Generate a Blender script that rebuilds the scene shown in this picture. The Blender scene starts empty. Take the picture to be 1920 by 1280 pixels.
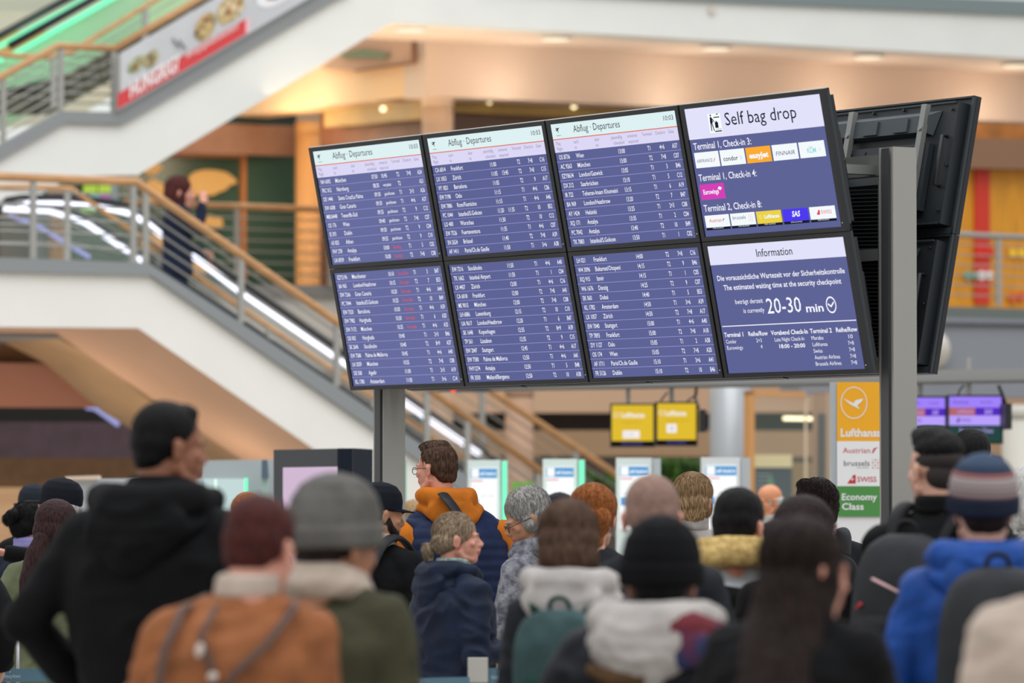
import bpy, math, random
import numpy as np
from mathutils import Vector, Matrix

random.seed(4)
RNG = np.random.default_rng(7)
SC = bpy.context.scene
COL = SC.collection

# ------------------------------------------------------------------ camera
F = 9200.0
PITCH = 0.0297
CAMZ = 1.65
cam = bpy.data.cameras.new('camera')
camo = bpy.data.objects.new('camera', cam)
COL.objects.link(camo)
camo.location = (0, 0, CAMZ)
camo.rotation_euler = (math.pi/2 + PITCH, 0, 0)
cam.sensor_width = 36
cam.lens = F/1920*36
cam.clip_end = 300
cam.dof.use_dof = True
cam.dof.focus_distance = 22.3
cam.dof.aperture_fstop = 2.8
SC.camera = camo

# ------------------------------------------------------------------ light of the hall (daylight from the glazed roof)
wd = bpy.data.worlds.new('hall_daylight'); SC.world = wd
wd.use_nodes = True
wn = wd.node_tree.nodes; wl = wd.node_tree.links
bg = wn['Background']
tc = wn.new('ShaderNodeTexCoord'); sx = wn.new('ShaderNodeSeparateXYZ'); rp = wn.new('ShaderNodeValToRGB')
wl.new(tc.outputs['Generated'], sx.inputs[0]); wl.new(sx.outputs['Z'], rp.inputs[0]); wl.new(rp.outputs[0], bg.inputs[0])
rp.color_ramp.elements[0].position = 0.0; rp.color_ramp.elements[0].color = (0.62, 0.60, 0.56, 1)
rp.color_ramp.elements[1].position = 0.7; rp.color_ramp.elements[1].color = (1.0, 1.03, 1.06, 1)
bg.inputs[1].default_value = 1.02

def area(name, loc, size, power, color, rot=(0, 0, 0), sy=None):
    L = bpy.data.lights.new(name, 'AREA'); L.energy = power; L.color = color; L.size = size
    if sy: L.shape = 'RECTANGLE'; L.size_y = sy
    o = bpy.data.objects.new(name, L); o.location = loc; o.rotation_euler = rot; COL.objects.link(o); return o
def point(name, loc, power, color, r=0.1):
    L = bpy.data.lights.new(name, 'POINT'); L.energy = power; L.color = color; L.shadow_soft_size = r
    o = bpy.data.objects.new(name, L); o.location = loc; COL.objects.link(o); return o
area('roof_light', (2, 16, 13), 16, 1100, (1.0, 1.0, 1.0), (0, 0, 0), 22)
area('roof_light_far', (2, 33, 14), 14, 900, (1.0, 1.0, 1.0), (math.radians(25), 0, 0), 8)

SC.view_settings.view_transform = 'Standard'
SC.view_settings.look = 'None'
SC.view_settings.gamma = 1
SC.view_settings.use_curve_mapping = False
SC.view_settings.exposure = 0.0

# ------------------------------------------------------------------ geometry helpers
YAW = math.radians(32.58)
CY, SY = math.cos(YAW), math.sin(YAW)
U = np.array([CY, SY, 0.0])       # right and away
V = np.array([-SY, CY, 0.0])      # left and away
Zv = np.array([0, 0, 1.0])
EYE = np.array([0, 0, CAMZ])
cp, sp = math.cos(PITCH), math.sin(PITCH)
def ray(px, py):
    a = (px-960)/F; b = (640-py)/F
    return np.array([a, cp - b*sp, sp + b*cp])
def P(px, py, Y):
    d = ray(px, py); return EYE + d*(Y/d[1])
def Q(px, py, v):                # point seen at a pixel, on the building plane V.p = v
    d = ray(px, py); return EYE + d*(v/(d@V))
def R(px, py, u):
    d = ray(px, py); return EYE + d*(u/(d@U))

def lin(c):
    c = c/255.0
    return c/12.92 if c <= 0.04045 else ((c+0.055)/1.055)**2.4
def rgb(c): return (lin(c[0]), lin(c[1]), lin(c[2]), 1)

MATS = {}
def mat(name, c=(200, 200, 200), rough=0.6, metal=0.0, noise=0.0, scale=8.0, bump=0.0, bscale=60.0, c2=None, stretch=None, coat=0.0, sheen=0.0, spec=0.5, alpha=1.0, trans=0.0):
    if name in MATS: return MATS[name]
    m = bpy.data.materials.new(name); m.use_nodes = True
    n = m.node_tree.nodes; l = m.node_tree.links; b = n['Principled BSDF']
    b.inputs['Base Color'].default_value = rgb(c); b.inputs['Roughness'].default_value = rough
    b.inputs['Metallic'].default_value = metal; b.inputs['Coat Weight'].default_value = coat
    b.inputs['Sheen Weight'].default_value = sheen; b.inputs['Specular IOR Level'].default_value = spec
    b.inputs['Transmission Weight'].default_value = trans; b.inputs['Alpha'].default_value = alpha
    if noise > 0 or bump > 0 or c2 is not None:
        t = n.new('ShaderNodeTexCoord'); mp = n.new('ShaderNodeMapping'); l.new(t.outputs['Object'], mp.inputs[0])
        if stretch: mp.inputs['Scale'].default_value = stretch
        if noise > 0 or c2 is not None:
            no = n.new('ShaderNodeTexNoise'); no.inputs['Scale'].default_value = scale; no.inputs['Detail'].default_value = 4
            l.new(mp.outputs[0], no.inputs['Vector'])
            r = n.new('ShaderNodeValToRGB')
            d = c2 if c2 is not None else tuple(max(0, x*(1-noise)) for x in c)
            r.color_ramp.elements[0].color = rgb(d); r.color_ramp.elements[1].color = rgb(c)
            r.color_ramp.elements[0].position = 0.35; r.color_ramp.elements[1].position = 0.65
            l.new(no.outputs['Fac'], r.inputs[0]); l.new(r.outputs[0], b.inputs['Base Color'])
        if bump > 0:
            n2 = n.new('ShaderNodeTexNoise'); n2.inputs['Scale'].default_value = bscale; n2.inputs['Detail'].default_value = 3
            l.new(mp.outputs[0], n2.inputs['Vector'])
            bu = n.new('ShaderNodeBump'); bu.inputs['Strength'].default_value = bump; bu.inputs['Distance'].default_value = 0.01
            l.new(n2.outputs['Fac'], bu.inputs['Height']); l.new(bu.outputs[0], b.inputs['Normal'])
    MATS[name] = m; return m
def emat(name, c, s=1.0):
    if name in MATS: return MATS[name]
    m = bpy.data.materials.new(name); m.use_nodes = True
    n = m.node_tree.nodes; l = m.node_tree.links; n.remove(n['Principled BSDF'])
    e = n.new('ShaderNodeEmission'); e.inputs[0].default_value = rgb(c); e.inputs[1].default_value = s
    l.new(e.outputs[0], n['Material Output'].inputs[0])
    MATS[name] = m; return m

class MB:
    def __init__(s): s.v = []; s.f = []; s.m = []; s.s = []; s.n = 0
    def add(s, vs, fs, mi=0, sm=False):
        vs = np.asarray(vs, float).reshape(-1, 3); s.v.append(vs)
        for f in fs: s.f.append([i+s.n for i in f]); s.m.append(mi); s.s.append(sm)
        s.n += len(vs); return s
    def box(s, c, size, mi=0, ax=None):
        c = np.asarray(c, float); h = np.asarray(size, float)/2
        A = np.eye(3) if ax is None else np.array(ax)
        vs = [c + A.T@(np.array([x, y, z])*h) for x in (-1, 1) for y in (-1, 1) for z in (-1, 1)]
        return s.add(vs, [(0, 1, 3, 2), (4, 6, 7, 5), (0, 4, 5, 1), (2, 3, 7, 6), (0, 2, 6, 4), (1, 5, 7, 3)], mi)
    def prism(s, pts, off, mi=0):
        pts = [np.asarray(p, float) for p in pts]; n = len(pts); off = np.asarray(off, float)
        nrm = np.zeros(3)
        for i in range(n): nrm += np.cross(pts[i], pts[(i+1) % n])
        if nrm@off > 0: pts = pts[::-1]
        vs = pts + [p+off for p in pts]
        fs = [tuple(range(n)), tuple(range(2*n-1, n-1, -1))] + [(i, n+i, n+(i+1) % n, (i+1) % n) for i in range(n)]
        return s.add(vs, fs, mi)
    def tube(s, pts, r, n=8, mi=0, sm=True, flat=1.0, cap=True):
        pts = [np.asarray(p, float) for p in pts]; k = len(pts)
        rr = [r]*k if np.isscalar(r) else r
        vs = []
        up = None
        for i, p in enumerate(pts):
            d = pts[min(i+1, k-1)] - pts[max(i-1, 0)]; d = d/(np.linalg.norm(d)+1e-12)
            if up is None:
                a = np.array([0, 0, 1.0]) if abs(d[2]) < 0.9 else np.array([0, 1.0, 0])
            else: a = up
            x = np.cross(d, a); x /= np.linalg.norm(x)+1e-12; y = np.cross(x, d); up = y
            for j in range(n):
                t = 2*math.pi*j/n; vs.append(p + (x*math.cos(t) + y*math.sin(t)*flat)*rr[i])
        fs = [(i*n+j, i*n+(j+1) % n, (i+1)*n+(j+1) % n, (i+1)*n+j) for i in range(k-1) for j in range(n)]
        s.add(vs, fs, mi, sm)
        if cap: s.f.append([s.n-n*k+j for j in range(n)][::-1]); s.f.append([s.n-n+j for j in range(n)]); s.m += [mi, mi]; s.s += [False, False]
        return s
    def ell(s, c, r, mi=0, nu=16, nv=10, rot=None):
        c = np.asarray(c, float); r = np.asarray(r, float)*np.ones(3)
        vs = [(0, 0, 1)]
        for i in range(1, nv):
            th = math.pi*i/nv
            for j in range(nu):
                ph = 2*math.pi*j/nu; vs.append((math.sin(th)*math.cos(ph), math.sin(th)*math.sin(ph), math.cos(th)))
        vs.append((0, 0, -1)); vs = np.array(vs)*r
        if rot is not None: vs = vs@np.array(rot).T
        fs = [(0, 1+j, 1+(j+1) % nu) for j in range(nu)]
        for i in range(nv-2):
            a = 1+i*nu
            fs += [(a+j, a+nu+j, a+nu+(j+1) % nu, a+(j+1) % nu) for j in range(nu)]
        a = 1+(nv-2)*nu; e = len(vs)-1
        fs += [(a+j, e, a+(j+1) % nu) for j in range(nu)]
        return s.add(vs+c, fs, mi, True)
    def loft(s, rings, mi=0, n=24, sm=True, pw=2.0):
        # rings: (cx, cy, cz, rx, ry); superellipse section
        vs = []
        for cx, cy, cz, rx, ry in rings:
            for j in range(n):
                t = 2*math.pi*j/n; c, q = math.cos(t), math.sin(t)
                vs.append((cx+rx*math.copysign(abs(c)**(2/pw), c), cy+ry*math.copysign(abs(q)**(2/pw), q), cz))
        k = len(rings)
        fs = [(i*n+j, i*n+(j+1) % n, (i+1)*n+(j+1) % n, (i+1)*n+j) for i in range(k-1) for j in range(n)]
        if rings[-1][2] < rings[0][2]: fs = [f[::-1] for f in fs]
        b = s.n
        s.add(vs, fs, mi, sm)
        lo = [b+j for j in range(n)]; hi = [b+(k-1)*n+j for j in range(n)]
        if rings[-1][2] > rings[0][2]: lo = lo[::-1]
        else: hi = hi[::-1]
        s.f += [lo, hi]; s.m += [mi, mi]; s.s += [sm, sm]
        return s
    def xf(s, M):
        M = np.array(M)
        s.v = [v@M[:3, :3].T + M[:3, 3] for v in s.v]; return s
    def merge(s, o, mi=None):
        b = s.n
        for v in o.v: s.v.append(v)
        s.f += [[i+b for i in f] for f in o.f]; s.m += (o.m if mi is None else [mi]*len(o.m)); s.s += o.s; s.n += o.n; return s
    def mesh(s, name, mats):
        me = bpy.data.meshes.new(name)
        vs = np.concatenate(s.v) if s.v else np.zeros((0, 3))
        me.from_pydata(vs.tolist(), [], s.f)
        for m in (mats if isinstance(mats, (list, tuple)) else [mats]): me.materials.append(m)
        me.polygons.foreach_set('material_index', s.m); me.polygons.foreach_set('use_smooth', s.s)
        me.update(); return me
    def build(s, name, mats, parent=None, **kw):
        o = bpy.data.objects.new(name, s.mesh(name, mats)); COL.objects.link(o)
        if parent is not None: o.parent = parent
        tag(o, **kw); return o
def tag(o, label=None, cat=None, group=None, kind=None):
    if label: o['label'] = label
    if cat: o['category'] = cat
    if group: o['group'] = group
    if kind: o['kind'] = kind
    return o
def empty(name, label=None, cat=None, group=None, loc=None, M=None, kind=None):
    o = bpy.data.objects.new(name, None); COL.objects.link(o); o.empty_display_size = 0.1
    if loc is not None: o.location = loc
    if M is not None: o.matrix_world = M
    return tag(o, label, cat, group, kind)
def frame(o, x, y, z):
    """4x4 matrix with columns x, y, z (world axes) at origin o"""
    M = Matrix.Identity(4)
    for i in range(3):
        M[i][0] = x[i]; M[i][1] = y[i]; M[i][2] = z[i]; M[i][3] = o[i]
    return M
def rooted(o, root_empty): pass

# building frame empties are not used: meshes are built in world space relative to a base point
def local(mb, base):
    b = np.asarray(base, float); mb.v = [v-b for v in mb.v]; return mb
class Thing:
    """top-level thing: Empty at its base, parts given in world coordinates"""
    def __init__(s, name, label, cat, base, group=None, kind=None):
        s.b = np.asarray(base, float); s.e = empty(name, label, cat, group, s.b, kind=kind)
    def part(s, name, mb, mats, parent=None, **kw):
        return local(mb, s.b).build(name, mats, parent or s.e, **kw)
def solo(name, mb, mats, **kw):
    """top-level single mesh with its origin at its lowest centre"""
    vs = np.concatenate(mb.v); b = np.array([vs[:, 0].mean(), vs[:, 1].mean(), vs[:, 2].min()])
    o = local(mb, b).build(name, mats, None, **kw); o.location = b; return o

# ------------------------------------------------------------------ lettering
_cu = bpy.data.curves.new('glyph_source', 'FONT'); _cu.resolution_u = 2
_to = bpy.data.objects.new('glyph_source', _cu)
_cache = {}
def glyphs(txt, off=0.0):
    k = (txt, off)
    if k not in _cache:
        _cu.body = txt; _cu.offset = off
        m = _to.to_mesh()
        v = np.zeros(len(m.vertices)*3); m.vertices.foreach_get('co', v); v = v.reshape(-1, 3)
        fs = [tuple(p.vertices) for p in m.polygons]
        _to.to_mesh_clear(); _cache[k] = (v, fs)
    return _cache[k]
def text(mb, txt, x, y, cap, mi=0, width=None, xs=0.85, align='l', z=0.002, bold=0.0, shear=0.0, rot=0.0):
    """lettering in local x/y; (x, y) is the baseline start; cap = cap height; width forces the total width"""
    v, fs = glyphs(txt, bold)
    if len(v) == 0: return
    s = cap/0.687; a = v.copy(); x0, x1 = a[:, 0].min(), a[:, 0].max()
    a[:, 0] -= x0; w = (x1-x0)*s
    k = (width/w) if width else xs
    a[:, 0] = a[:, 0]*s*k; a[:, 1] *= s; a[:, 0] += a[:, 1]*shear
    ww = w*k
    if align == 'r': a[:, 0] -= ww
    if align == 'c': a[:, 0] -= ww/2
    if rot:
        c, q = math.cos(rot), math.sin(rot); a[:, :2] = a[:, :2]@np.array([[c, q], [-q, c]])
    a[:, 0] += x; a[:, 1] += y; a[:, 2] = z
    mb.add(a, fs, mi)
def poly(mb, pts, mi=0, z=0.002):
    a = np.array([(p[0], p[1], z) for p in pts]); ar = 0
    for i in range(len(pts)):
        x0, y0 = pts[i]; x1, y1 = pts[(i+1) % len(pts)]; ar += x0*y1-x1*y0
    idx = tuple(range(len(pts))); mb.add(a, [idx if ar > 0 else idx[::-1]], mi)
def rect(mb, x0, y0, x1, y1, mi=0, z=0.001): poly(mb, [(x0, y0), (x1, y0), (x1, y1), (x0, y1)], mi, z)
def ring(mb, cx, cy, r0, r1, mi=0, z=0.002, n=36, ky=1.0):
    vs = [];
    for j in range(n):
        t = 2*math.pi*j/n; vs += [(cx+r0*math.cos(t), cy+r0*ky*math.sin(t), z), (cx+r1*math.cos(t), cy+r1*ky*math.sin(t), z)]
    mb.add(vs, [(2*j, 2*j+1, 2*((j+1) % n)+1, 2*((j+1) % n)) for j in range(n)], mi)
def disc(mb, cx, cy, r, mi=0, z=0.002, n=20, ky=1.0):
    poly(mb, [(cx+r*math.cos(2*math.pi*j/n), cy+r*ky*math.sin(2*math.pi*j/n)) for j in range(n)], mi, z)

# ================================================================== THE HALL
V0 = 33.8            # front plane of the lower staircase
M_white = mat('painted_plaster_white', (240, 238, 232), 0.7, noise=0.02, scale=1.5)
M_grey = mat('stringer_grey_paint', (140, 144, 146), 0.5)
M_dgrey = mat('post_grey_paint', (160, 159, 154), 0.45)
M_wood = mat('oak_handrail', (205, 155, 105), 0.45, noise=0.12, scale=6, stretch=(1, 1, 8))
M_steel = mat('brushed_steel', (165, 165, 160), 0.35, metal=0.6)
M_peach = mat('peach_lit_plaster', (230, 206, 186), 0.8, noise=0.03, scale=0.8)  # warm lamp light is mixed into this peach base colour
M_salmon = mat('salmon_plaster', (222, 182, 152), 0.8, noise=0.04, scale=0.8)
M_black = mat('black_rubber', (24, 26, 30), 0.5)
M_navy = mat('dark_navy_plinth', (44, 54, 72), 0.5)
M_brown = mat('brown_fascia', (140, 100, 76), 0.7, noise=0.06)
M_dbrown = mat('dark_brown_panel', (62, 50, 42), 0.7, noise=0.1)
M_green = mat('green_glass_panel', (62, 92, 78), 0.25, noise=0.12, scale=1.0)
M_dgreen = mat('dark_green_panel', (32, 56, 58), 0.4)
M_led = emat('white_led', (235, 238, 255), 2.2)
M_ledp = emat('violet_led', (170, 175, 235), 0.9)
M_gled = emat('green_led', (120, 255, 195), 1.3)
M_glass = mat('balustrade_glass', (205, 225, 215), 0.3, alpha=0.05, spec=0.2)
M_ggl = mat('green_glow_glass', (170, 215, 180), 0.3, alpha=0.35)  # glass tint stands in for the green glow between the strips
M_warm = emat('warm_lamp', (255, 226, 170), 2.5)

# floor, back walls, ceilings
mb = MB(); mb.box((0, 30, -0.1), (60, 90, 0.2)); mb.build('floor', mat('polished_stone_floor', (176, 170, 162), 0.25, noise=0.08, scale=3), kind='structure')
for i in range(-6, 8):
    pass
def plane_poly(pix, v, depth, mats, name, fn=Q, ax=None, parent=None, **kw):
    ax = V if ax is None else ax
    m = MB().prism([fn(x, y, v) for x, y in pix], ax*depth)
    if parent is not None: return parent.part(name, m, mats, **kw)
    return solo(name, m, mats, **kw)

VB = V0+14
def zwall(x0, x1, z0, z1, v, depth, mats, name, parent=None, **kw):
    """upright slab between the pixel columns x0..x1 on plane v, from height z0 to z1"""
    a = Q(x0, 640, v); b = Q(x1, 640, v)
    pts = [np.array([a[0], a[1], z0]), np.array([b[0], b[1], z0]), np.array([b[0], b[1], z1]), np.array([a[0], a[1], z1])]
    m = MB().prism(pts, V*depth)
    if parent is not None: return parent.part(name, m, mats, **kw)
    return solo(name, m, mats, **kw)
zwall(-900, 2900, 0, 9, VB, 0.3, mat('far_wall_beige', (196, 160, 124), 0.8, noise=0.05, scale=0.5), 'wall_back', kind='structure')

# ---------------- lower staircase (thing): stringer face, grey trim, soffit, landing
st = Thing('staircase', 'white lower staircase with oak handrails descending from the landing on the left', 'stairs', Q(500, 1000, V0)*[1, 1, 0])
body = [(-200, 502), (284, 513), (860, 911), (950, 972), (950, 1420), (690, 1420), (690, 912), (586, 840), (259, 615), (-200, 611)]
plane_poly(body, V0, 1.40, [M_white, M_salmon], 'stringer', parent=st)
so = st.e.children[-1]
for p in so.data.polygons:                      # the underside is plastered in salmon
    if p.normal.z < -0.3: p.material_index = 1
plane_poly([(-200, 478), (20, 483), (279, 493), (450, 604), (628, 722), (960, 948), (1000, 978), (1000, 1010), (945, 974), (284, 516), (-200, 504)], V0-0.05, 0.12, M_grey, 'trim_band', parent=st)
plane_poly([(279, 489), (450, 598), (628, 716), (990, 962), (990, 975), (628, 727), (450, 608), (279, 497)], V0+0.09, 0.1, M_navy, 'plinth', parent=st)
# steps between the stringers
def line_at(pts, x):
    for (x0, y0), (x1, y1) in zip(pts, pts[1:]):
        if x0 <= x <= x1: return y0+(y1-y0)*(x-x0)/(x1-x0)
    return pts[-1][1]
HR = [(-200, 326), (0, 331), (255, 341), (631, 603), (1020, 888)]       # front handrail, in the plane V0
GT = [(-200, 478), (20, 483), (279, 493), (450, 604), (628, 722), (1000, 972)]
def railing(name, label, hr, gt, v, posts, nwire=5, wood=True, rad=0.035, parent=None, wr=0.008, pw=0.045, cat='railing'):
    base = Q(hr[0][0]+100, gt[0][1], v)
    t = Thing(name, label, cat, base)
    t.part('handrail', MB().tube([Q(x, y, v) for x, y in hr], rad, 8), M_wood if wood else M_steel)
    for x in posts:
        if wood == 'x': continue
        y0 = line_at(hr, x); y1 = line_at(gt, x)
        a = Q(x, y0+1, v); b = Q(x, y1, v); c = (a+b)/2
        t.part('post', MB().box(c, (pw, pw*0.7, abs(a[2]-b[2])), ax=[U, V, Zv]), M_dgrey)
    xs = sorted(set([p[0] for p in hr] + [p[0] for p in gt]))
    xs = [x for x in xs if hr[0][0] <= x <= hr[-1][0]]
    for k in range(1, nwire+1):
        f = k/(nwire+1)
        pts = [Q(x, line_at(hr, x)*(1-f)+line_at(gt, x)*f, v) for x in xs]
        t.part('rail', MB().tube(pts, wr, 5), M_steel)
    return t
railing('stair_railing', 'oak and steel railing along the front edge of the lower staircase', HR, GT, V0-0.02, [-60, 62, 250, 273, 452, 631, 800, 876, 1010], 5)
railing('stair_railing', 'inner oak and steel railing of the lower staircase beside the escalator', [(-200, 352), (62, 350), (134, 354), (215, 411), (302, 470), (460, 582), (618, 690), (900, 880)], [(-200, 486), (268, 492), (470, 625), (640, 745), (900, 915)], V0+1.3, [126, 300, 505, 700], 3, rad=0.022, wr=0.006)
railing('stair_railing', 'oak handrail running down behind the self check-in kiosks', [(640, 545), (972, 767), (1156, 890), (1230, 940)], [(640, 690), (972, 905), (1230, 1075)], V0+3.2, [904, 1080], 5, rad=0.034)
zwall(-200, 279, 2.85, 3.0, V0+1.4, 2.2, M_grey, 'trim_9', kind='structure')

# ---------------- escalator with white light strips
es = Thing('escalator', 'descending escalator with white light strips under black handrails', 'escalator', Q(600, 1000, V0+1.8)*[1, 1, 0])
L1 = [(40, 388), (54, 381), (110, 381), (175, 386), (212, 392), (248, 401), (280, 420), (304, 440), (361, 478), (450, 545), (631, 669), (755, 750), (803, 784), (899, 850)]
L2 = [(10, 391), (57, 394), (95, 396), (124, 404), (161, 417), (200, 443), (248, 475), (270, 490)]
vE = V0+1.55
def strip(pix, v, w, m, name, dv=0.03):
    mb = MB()
    for i, ((x0, y0), (x1, y1)) in enumerate(zip(pix, pix[1:])):
        a, b = Q(x0, y0, v), Q(x1, y1, v)
        d = (b-a)/np.linalg.norm(b-a); nn = np.cross(d, V); nn /= np.linalg.norm(nn)
        mb.prism([a-nn*w/2-d*.01, b-nn*w/2+d*.01, b+nn*w/2+d*.01, a+nn*w/2-d*.01], V*dv)
    return es.part(name, mb, m) if name else mb
strip(L1, vE, 0.037, M_led, 'light_strip')
strip(L2, vE+0.9, 0.036, M_led, 'light_strip')
strip([(20, 404), (69, 421), (130, 458), (168, 481)], vE+0.95, 0.03, M_ledp, 'light_strip')
es.part('handrail', MB().tube([Q(x, y, vE+0.02) for x, y in [(-6, 408), (2, 385), (14, 374), (40, 370), (110, 370), (175, 374), (212, 379), (250, 389), (284, 407), (320, 434), (363, 464), (452, 530), (633, 655), (757, 737), (805, 771), (905, 838), (915, 850)]], 0.026, 8), M_black)
es.part('handrail', MB().tube([Q(x, y, vE+0.95) for x, y in [(-20, 383), (57, 384), (95, 386), (124, 393), (165, 407), (204, 433), (252, 466), (330, 520), (452, 600), (640, 725), (900, 895)]], 0.024, 8), M_black)
es.part('balustrade_glass', MB().prism([Q(x, y, vE+0.04) for x, y in [(0, 386), (40, 376), (175, 380), (250, 395), (304, 430), (452, 536), (633, 661), (905, 845), (905, 930), (633, 752), (452, 640), (290, 520), (240, 492), (0, 482)]], V*0.012), M_glass)
es.part('balustrade_glass', MB().prism([Q(x, y, vE+0.97) for x, y in [(0, 386), (95, 390), (200, 440), (452, 606), (633, 730), (900, 900), (900, 950), (633, 790), (452, 670), (240, 500), (0, 490)]], V*0.012), M_glass)
es.part('skirt', MB().prism([Q(x, y, vE+0.08) for x, y in [(-100, 486), (268, 494), (452, 612), (633, 735), (905, 915), (905, 960), (633, 790), (452, 660), (268, 530), (-100, 520)]], V*0.1), M_dgrey)
es.part('truss_cladding', MB().prism([Q(x, y, V0+1.62) for x, y in [(-200, 520), (268, 530), (960, 1010), (960, 1420), (800, 1420), (520, 905), (440, 850), (300, 770), (190, 676), (100, 630), (-200, 626)]], V*1.0), mat('truss_cladding_tan', (198, 164, 124), 0.6, noise=0.1, scale=1.2))
sb = MB()                                            # the moving steps
for i in range(24):
    x = 214+i*30; y = 596+i*20.3
    a = Q(x, y-10, vE+0.2); b = Q(x+27, y-10, vE+0.2)
    es.part('step', MB().prism([a, b, b-Zv*0.3, a-Zv*0.3], V*0.7), mat('step_grey', (96, 98, 100), 0.4, metal=0.5)) if i < 16 else None

# ---------------- under the lower staircase, left
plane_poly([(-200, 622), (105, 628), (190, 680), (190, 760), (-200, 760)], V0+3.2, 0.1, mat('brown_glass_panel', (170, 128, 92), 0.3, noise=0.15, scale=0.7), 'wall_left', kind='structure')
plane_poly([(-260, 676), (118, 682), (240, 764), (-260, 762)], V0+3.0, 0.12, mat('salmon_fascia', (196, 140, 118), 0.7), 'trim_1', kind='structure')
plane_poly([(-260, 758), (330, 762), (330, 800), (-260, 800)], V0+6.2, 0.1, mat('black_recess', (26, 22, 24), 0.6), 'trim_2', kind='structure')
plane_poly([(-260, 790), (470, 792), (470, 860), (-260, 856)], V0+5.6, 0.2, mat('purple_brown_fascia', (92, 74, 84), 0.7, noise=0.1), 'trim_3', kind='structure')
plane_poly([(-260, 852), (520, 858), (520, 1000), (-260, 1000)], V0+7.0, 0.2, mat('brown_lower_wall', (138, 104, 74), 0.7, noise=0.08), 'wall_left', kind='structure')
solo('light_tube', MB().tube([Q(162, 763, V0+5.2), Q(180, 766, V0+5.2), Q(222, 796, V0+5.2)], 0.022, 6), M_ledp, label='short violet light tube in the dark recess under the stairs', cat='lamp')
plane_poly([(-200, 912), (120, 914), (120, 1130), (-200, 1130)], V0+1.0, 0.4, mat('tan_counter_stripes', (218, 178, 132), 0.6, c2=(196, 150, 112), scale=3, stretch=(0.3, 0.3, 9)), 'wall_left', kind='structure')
# shop windows area behind the landing (dark red and grey goods seen through the railing)
sw = Thing('shop_window', 'dark shop window with reddish goods behind the landing railing', 'window', Q(50, 470, V0+4.5)*[1, 1, 0])
sw.part('backing', MB().prism([Q(x, y, V0+4.6) for x, y in [(-200, 400), (64, 400), (64, 490), (-200, 490)]], V*0.1), mat('shop_red_brown', (112, 66, 54), 0.6, noise=0.3, scale=4))
sw.part('pane', MB().prism([Q(x, y, V0+4.4) for x, y in [(66, 396), (98, 396), (98, 490), (66, 490)]], V*0.1), mat('shop_grey_blue', (128, 140, 156), 0.3, noise=0.2, scale=5))
sw.part('door_frame', MB().prism([Q(x, y, V0+4.3) for x, y in [(100, 352), (124, 352), (124, 490), (100, 490)]], V*0.1), mat('amber_column', (198, 148, 86), 0.6))
for k, (x, y, w, h, c) in enumerate([(158, 347, 24, 16, (200, 235, 90)), (186, 347, 22, 16, (205, 235, 95)), (168, 364, 18, 14, (150, 215, 195)), (187, 364, 20, 16, (200, 130, 200)), (150, 390, 30, 12, (170, 205, 120))]):
    pass
sc_ = Thing('shop_display', 'small shop display with lime, mint and violet cards behind the landing', 'display', Q(190, 470, V0+4.2)*[1, 1, 0])
sc_.part('board', MB().prism([Q(x, y, V0+4.25) for x, y in [(150, 338), (224, 338), (224, 380), (150, 380)]], V*0.06), M_dgreen)
for x, y, w, h, c in [(158, 347, 24, 14, (200, 235, 90)), (186, 347, 22, 14, (205, 235, 95)), (170, 363, 16, 13, (150, 215, 195)), (187, 363, 20, 14, (200, 130, 200)), (210, 345, 12, 36, (150, 165, 165)), (153, 386, 26, 12, (150, 190, 100))]:
    sc_.part('card', MB().prism([Q(a, b, V0+4.2) for a, b in [(x, y), (x+w, y), (x+w, y+h), (x, y+h)]], V*0.02), emat('card_%d_%d_%d' % c, c, 0.75))

# ---------------- upper staircase and upper floor
V1 = V0+3.0
WC = mat('painted_plaster_cool', (236, 238, 234), 0.7, noise=0.02, scale=1.5)
us = Thing('staircase', 'white upper staircase rising to the right below a food banner', 'stairs', Q(300, 330, V1))
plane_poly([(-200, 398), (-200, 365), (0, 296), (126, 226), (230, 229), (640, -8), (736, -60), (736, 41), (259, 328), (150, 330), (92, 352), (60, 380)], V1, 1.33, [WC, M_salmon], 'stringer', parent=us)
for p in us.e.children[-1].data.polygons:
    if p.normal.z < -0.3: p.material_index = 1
plane_poly([(-200, 368), (-200, 330), (0, 274), (116, 208), (220, 210), (460, 70), (600, -14), (660, -14), (630, 0), (232, 232), (124, 229), (0, 300)], V1-0.06, 0.1, M_grey, 'trim_band', parent=us)
HU = [(-200, 250), (0, 145), (109, 86), (215, 91), (370, 0), (440, -42)]
GU = [(-200, 370), (0, 277), (116, 209), (220, 212), (460, 70), (440, -20)]
GU = [(-200, 380), (0, 277), (116, 209), (220, 212), (440, 82)]
railing('stair_railing', 'oak and steel railing on the upper staircase left of the banner', HU[:4], GU, V1-0.03, [-90, 6, 114, 213], 6, rad=0.032)
solo('handrail', MB().tube([Q(x, y, V1-0.03) for x, y in [(215, 91), (370, 0), (450, -46)]], 0.032, 8), M_wood, label='oak handrail above the slanted food banner', cat='handrail')
railing('stair_railing', 'rear oak railing of the upper staircase before the green lit escalator', [(-200, 99), (0, 103), (92, 107), (134, 97), (292, 0), (360, -40)], [(-200, 190), (0, 195), (92, 205), (134, 190), (292, 110), (360, 60)], V1+1.5, [100, 272], 4, rad=0.024, wr=0.006)
# deck behind the upper railing
plane_poly([(-200, 215), (92, 215), (300, 100), (420, 20), (480, -30), (420, -30), (92, 160), (-200, 250)], V1+1.9, 0.05, mat('dark_stair_back', (92, 92, 72), 0.6, noise=0.35, scale=5), 'trim_4', kind='structure')

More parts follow.
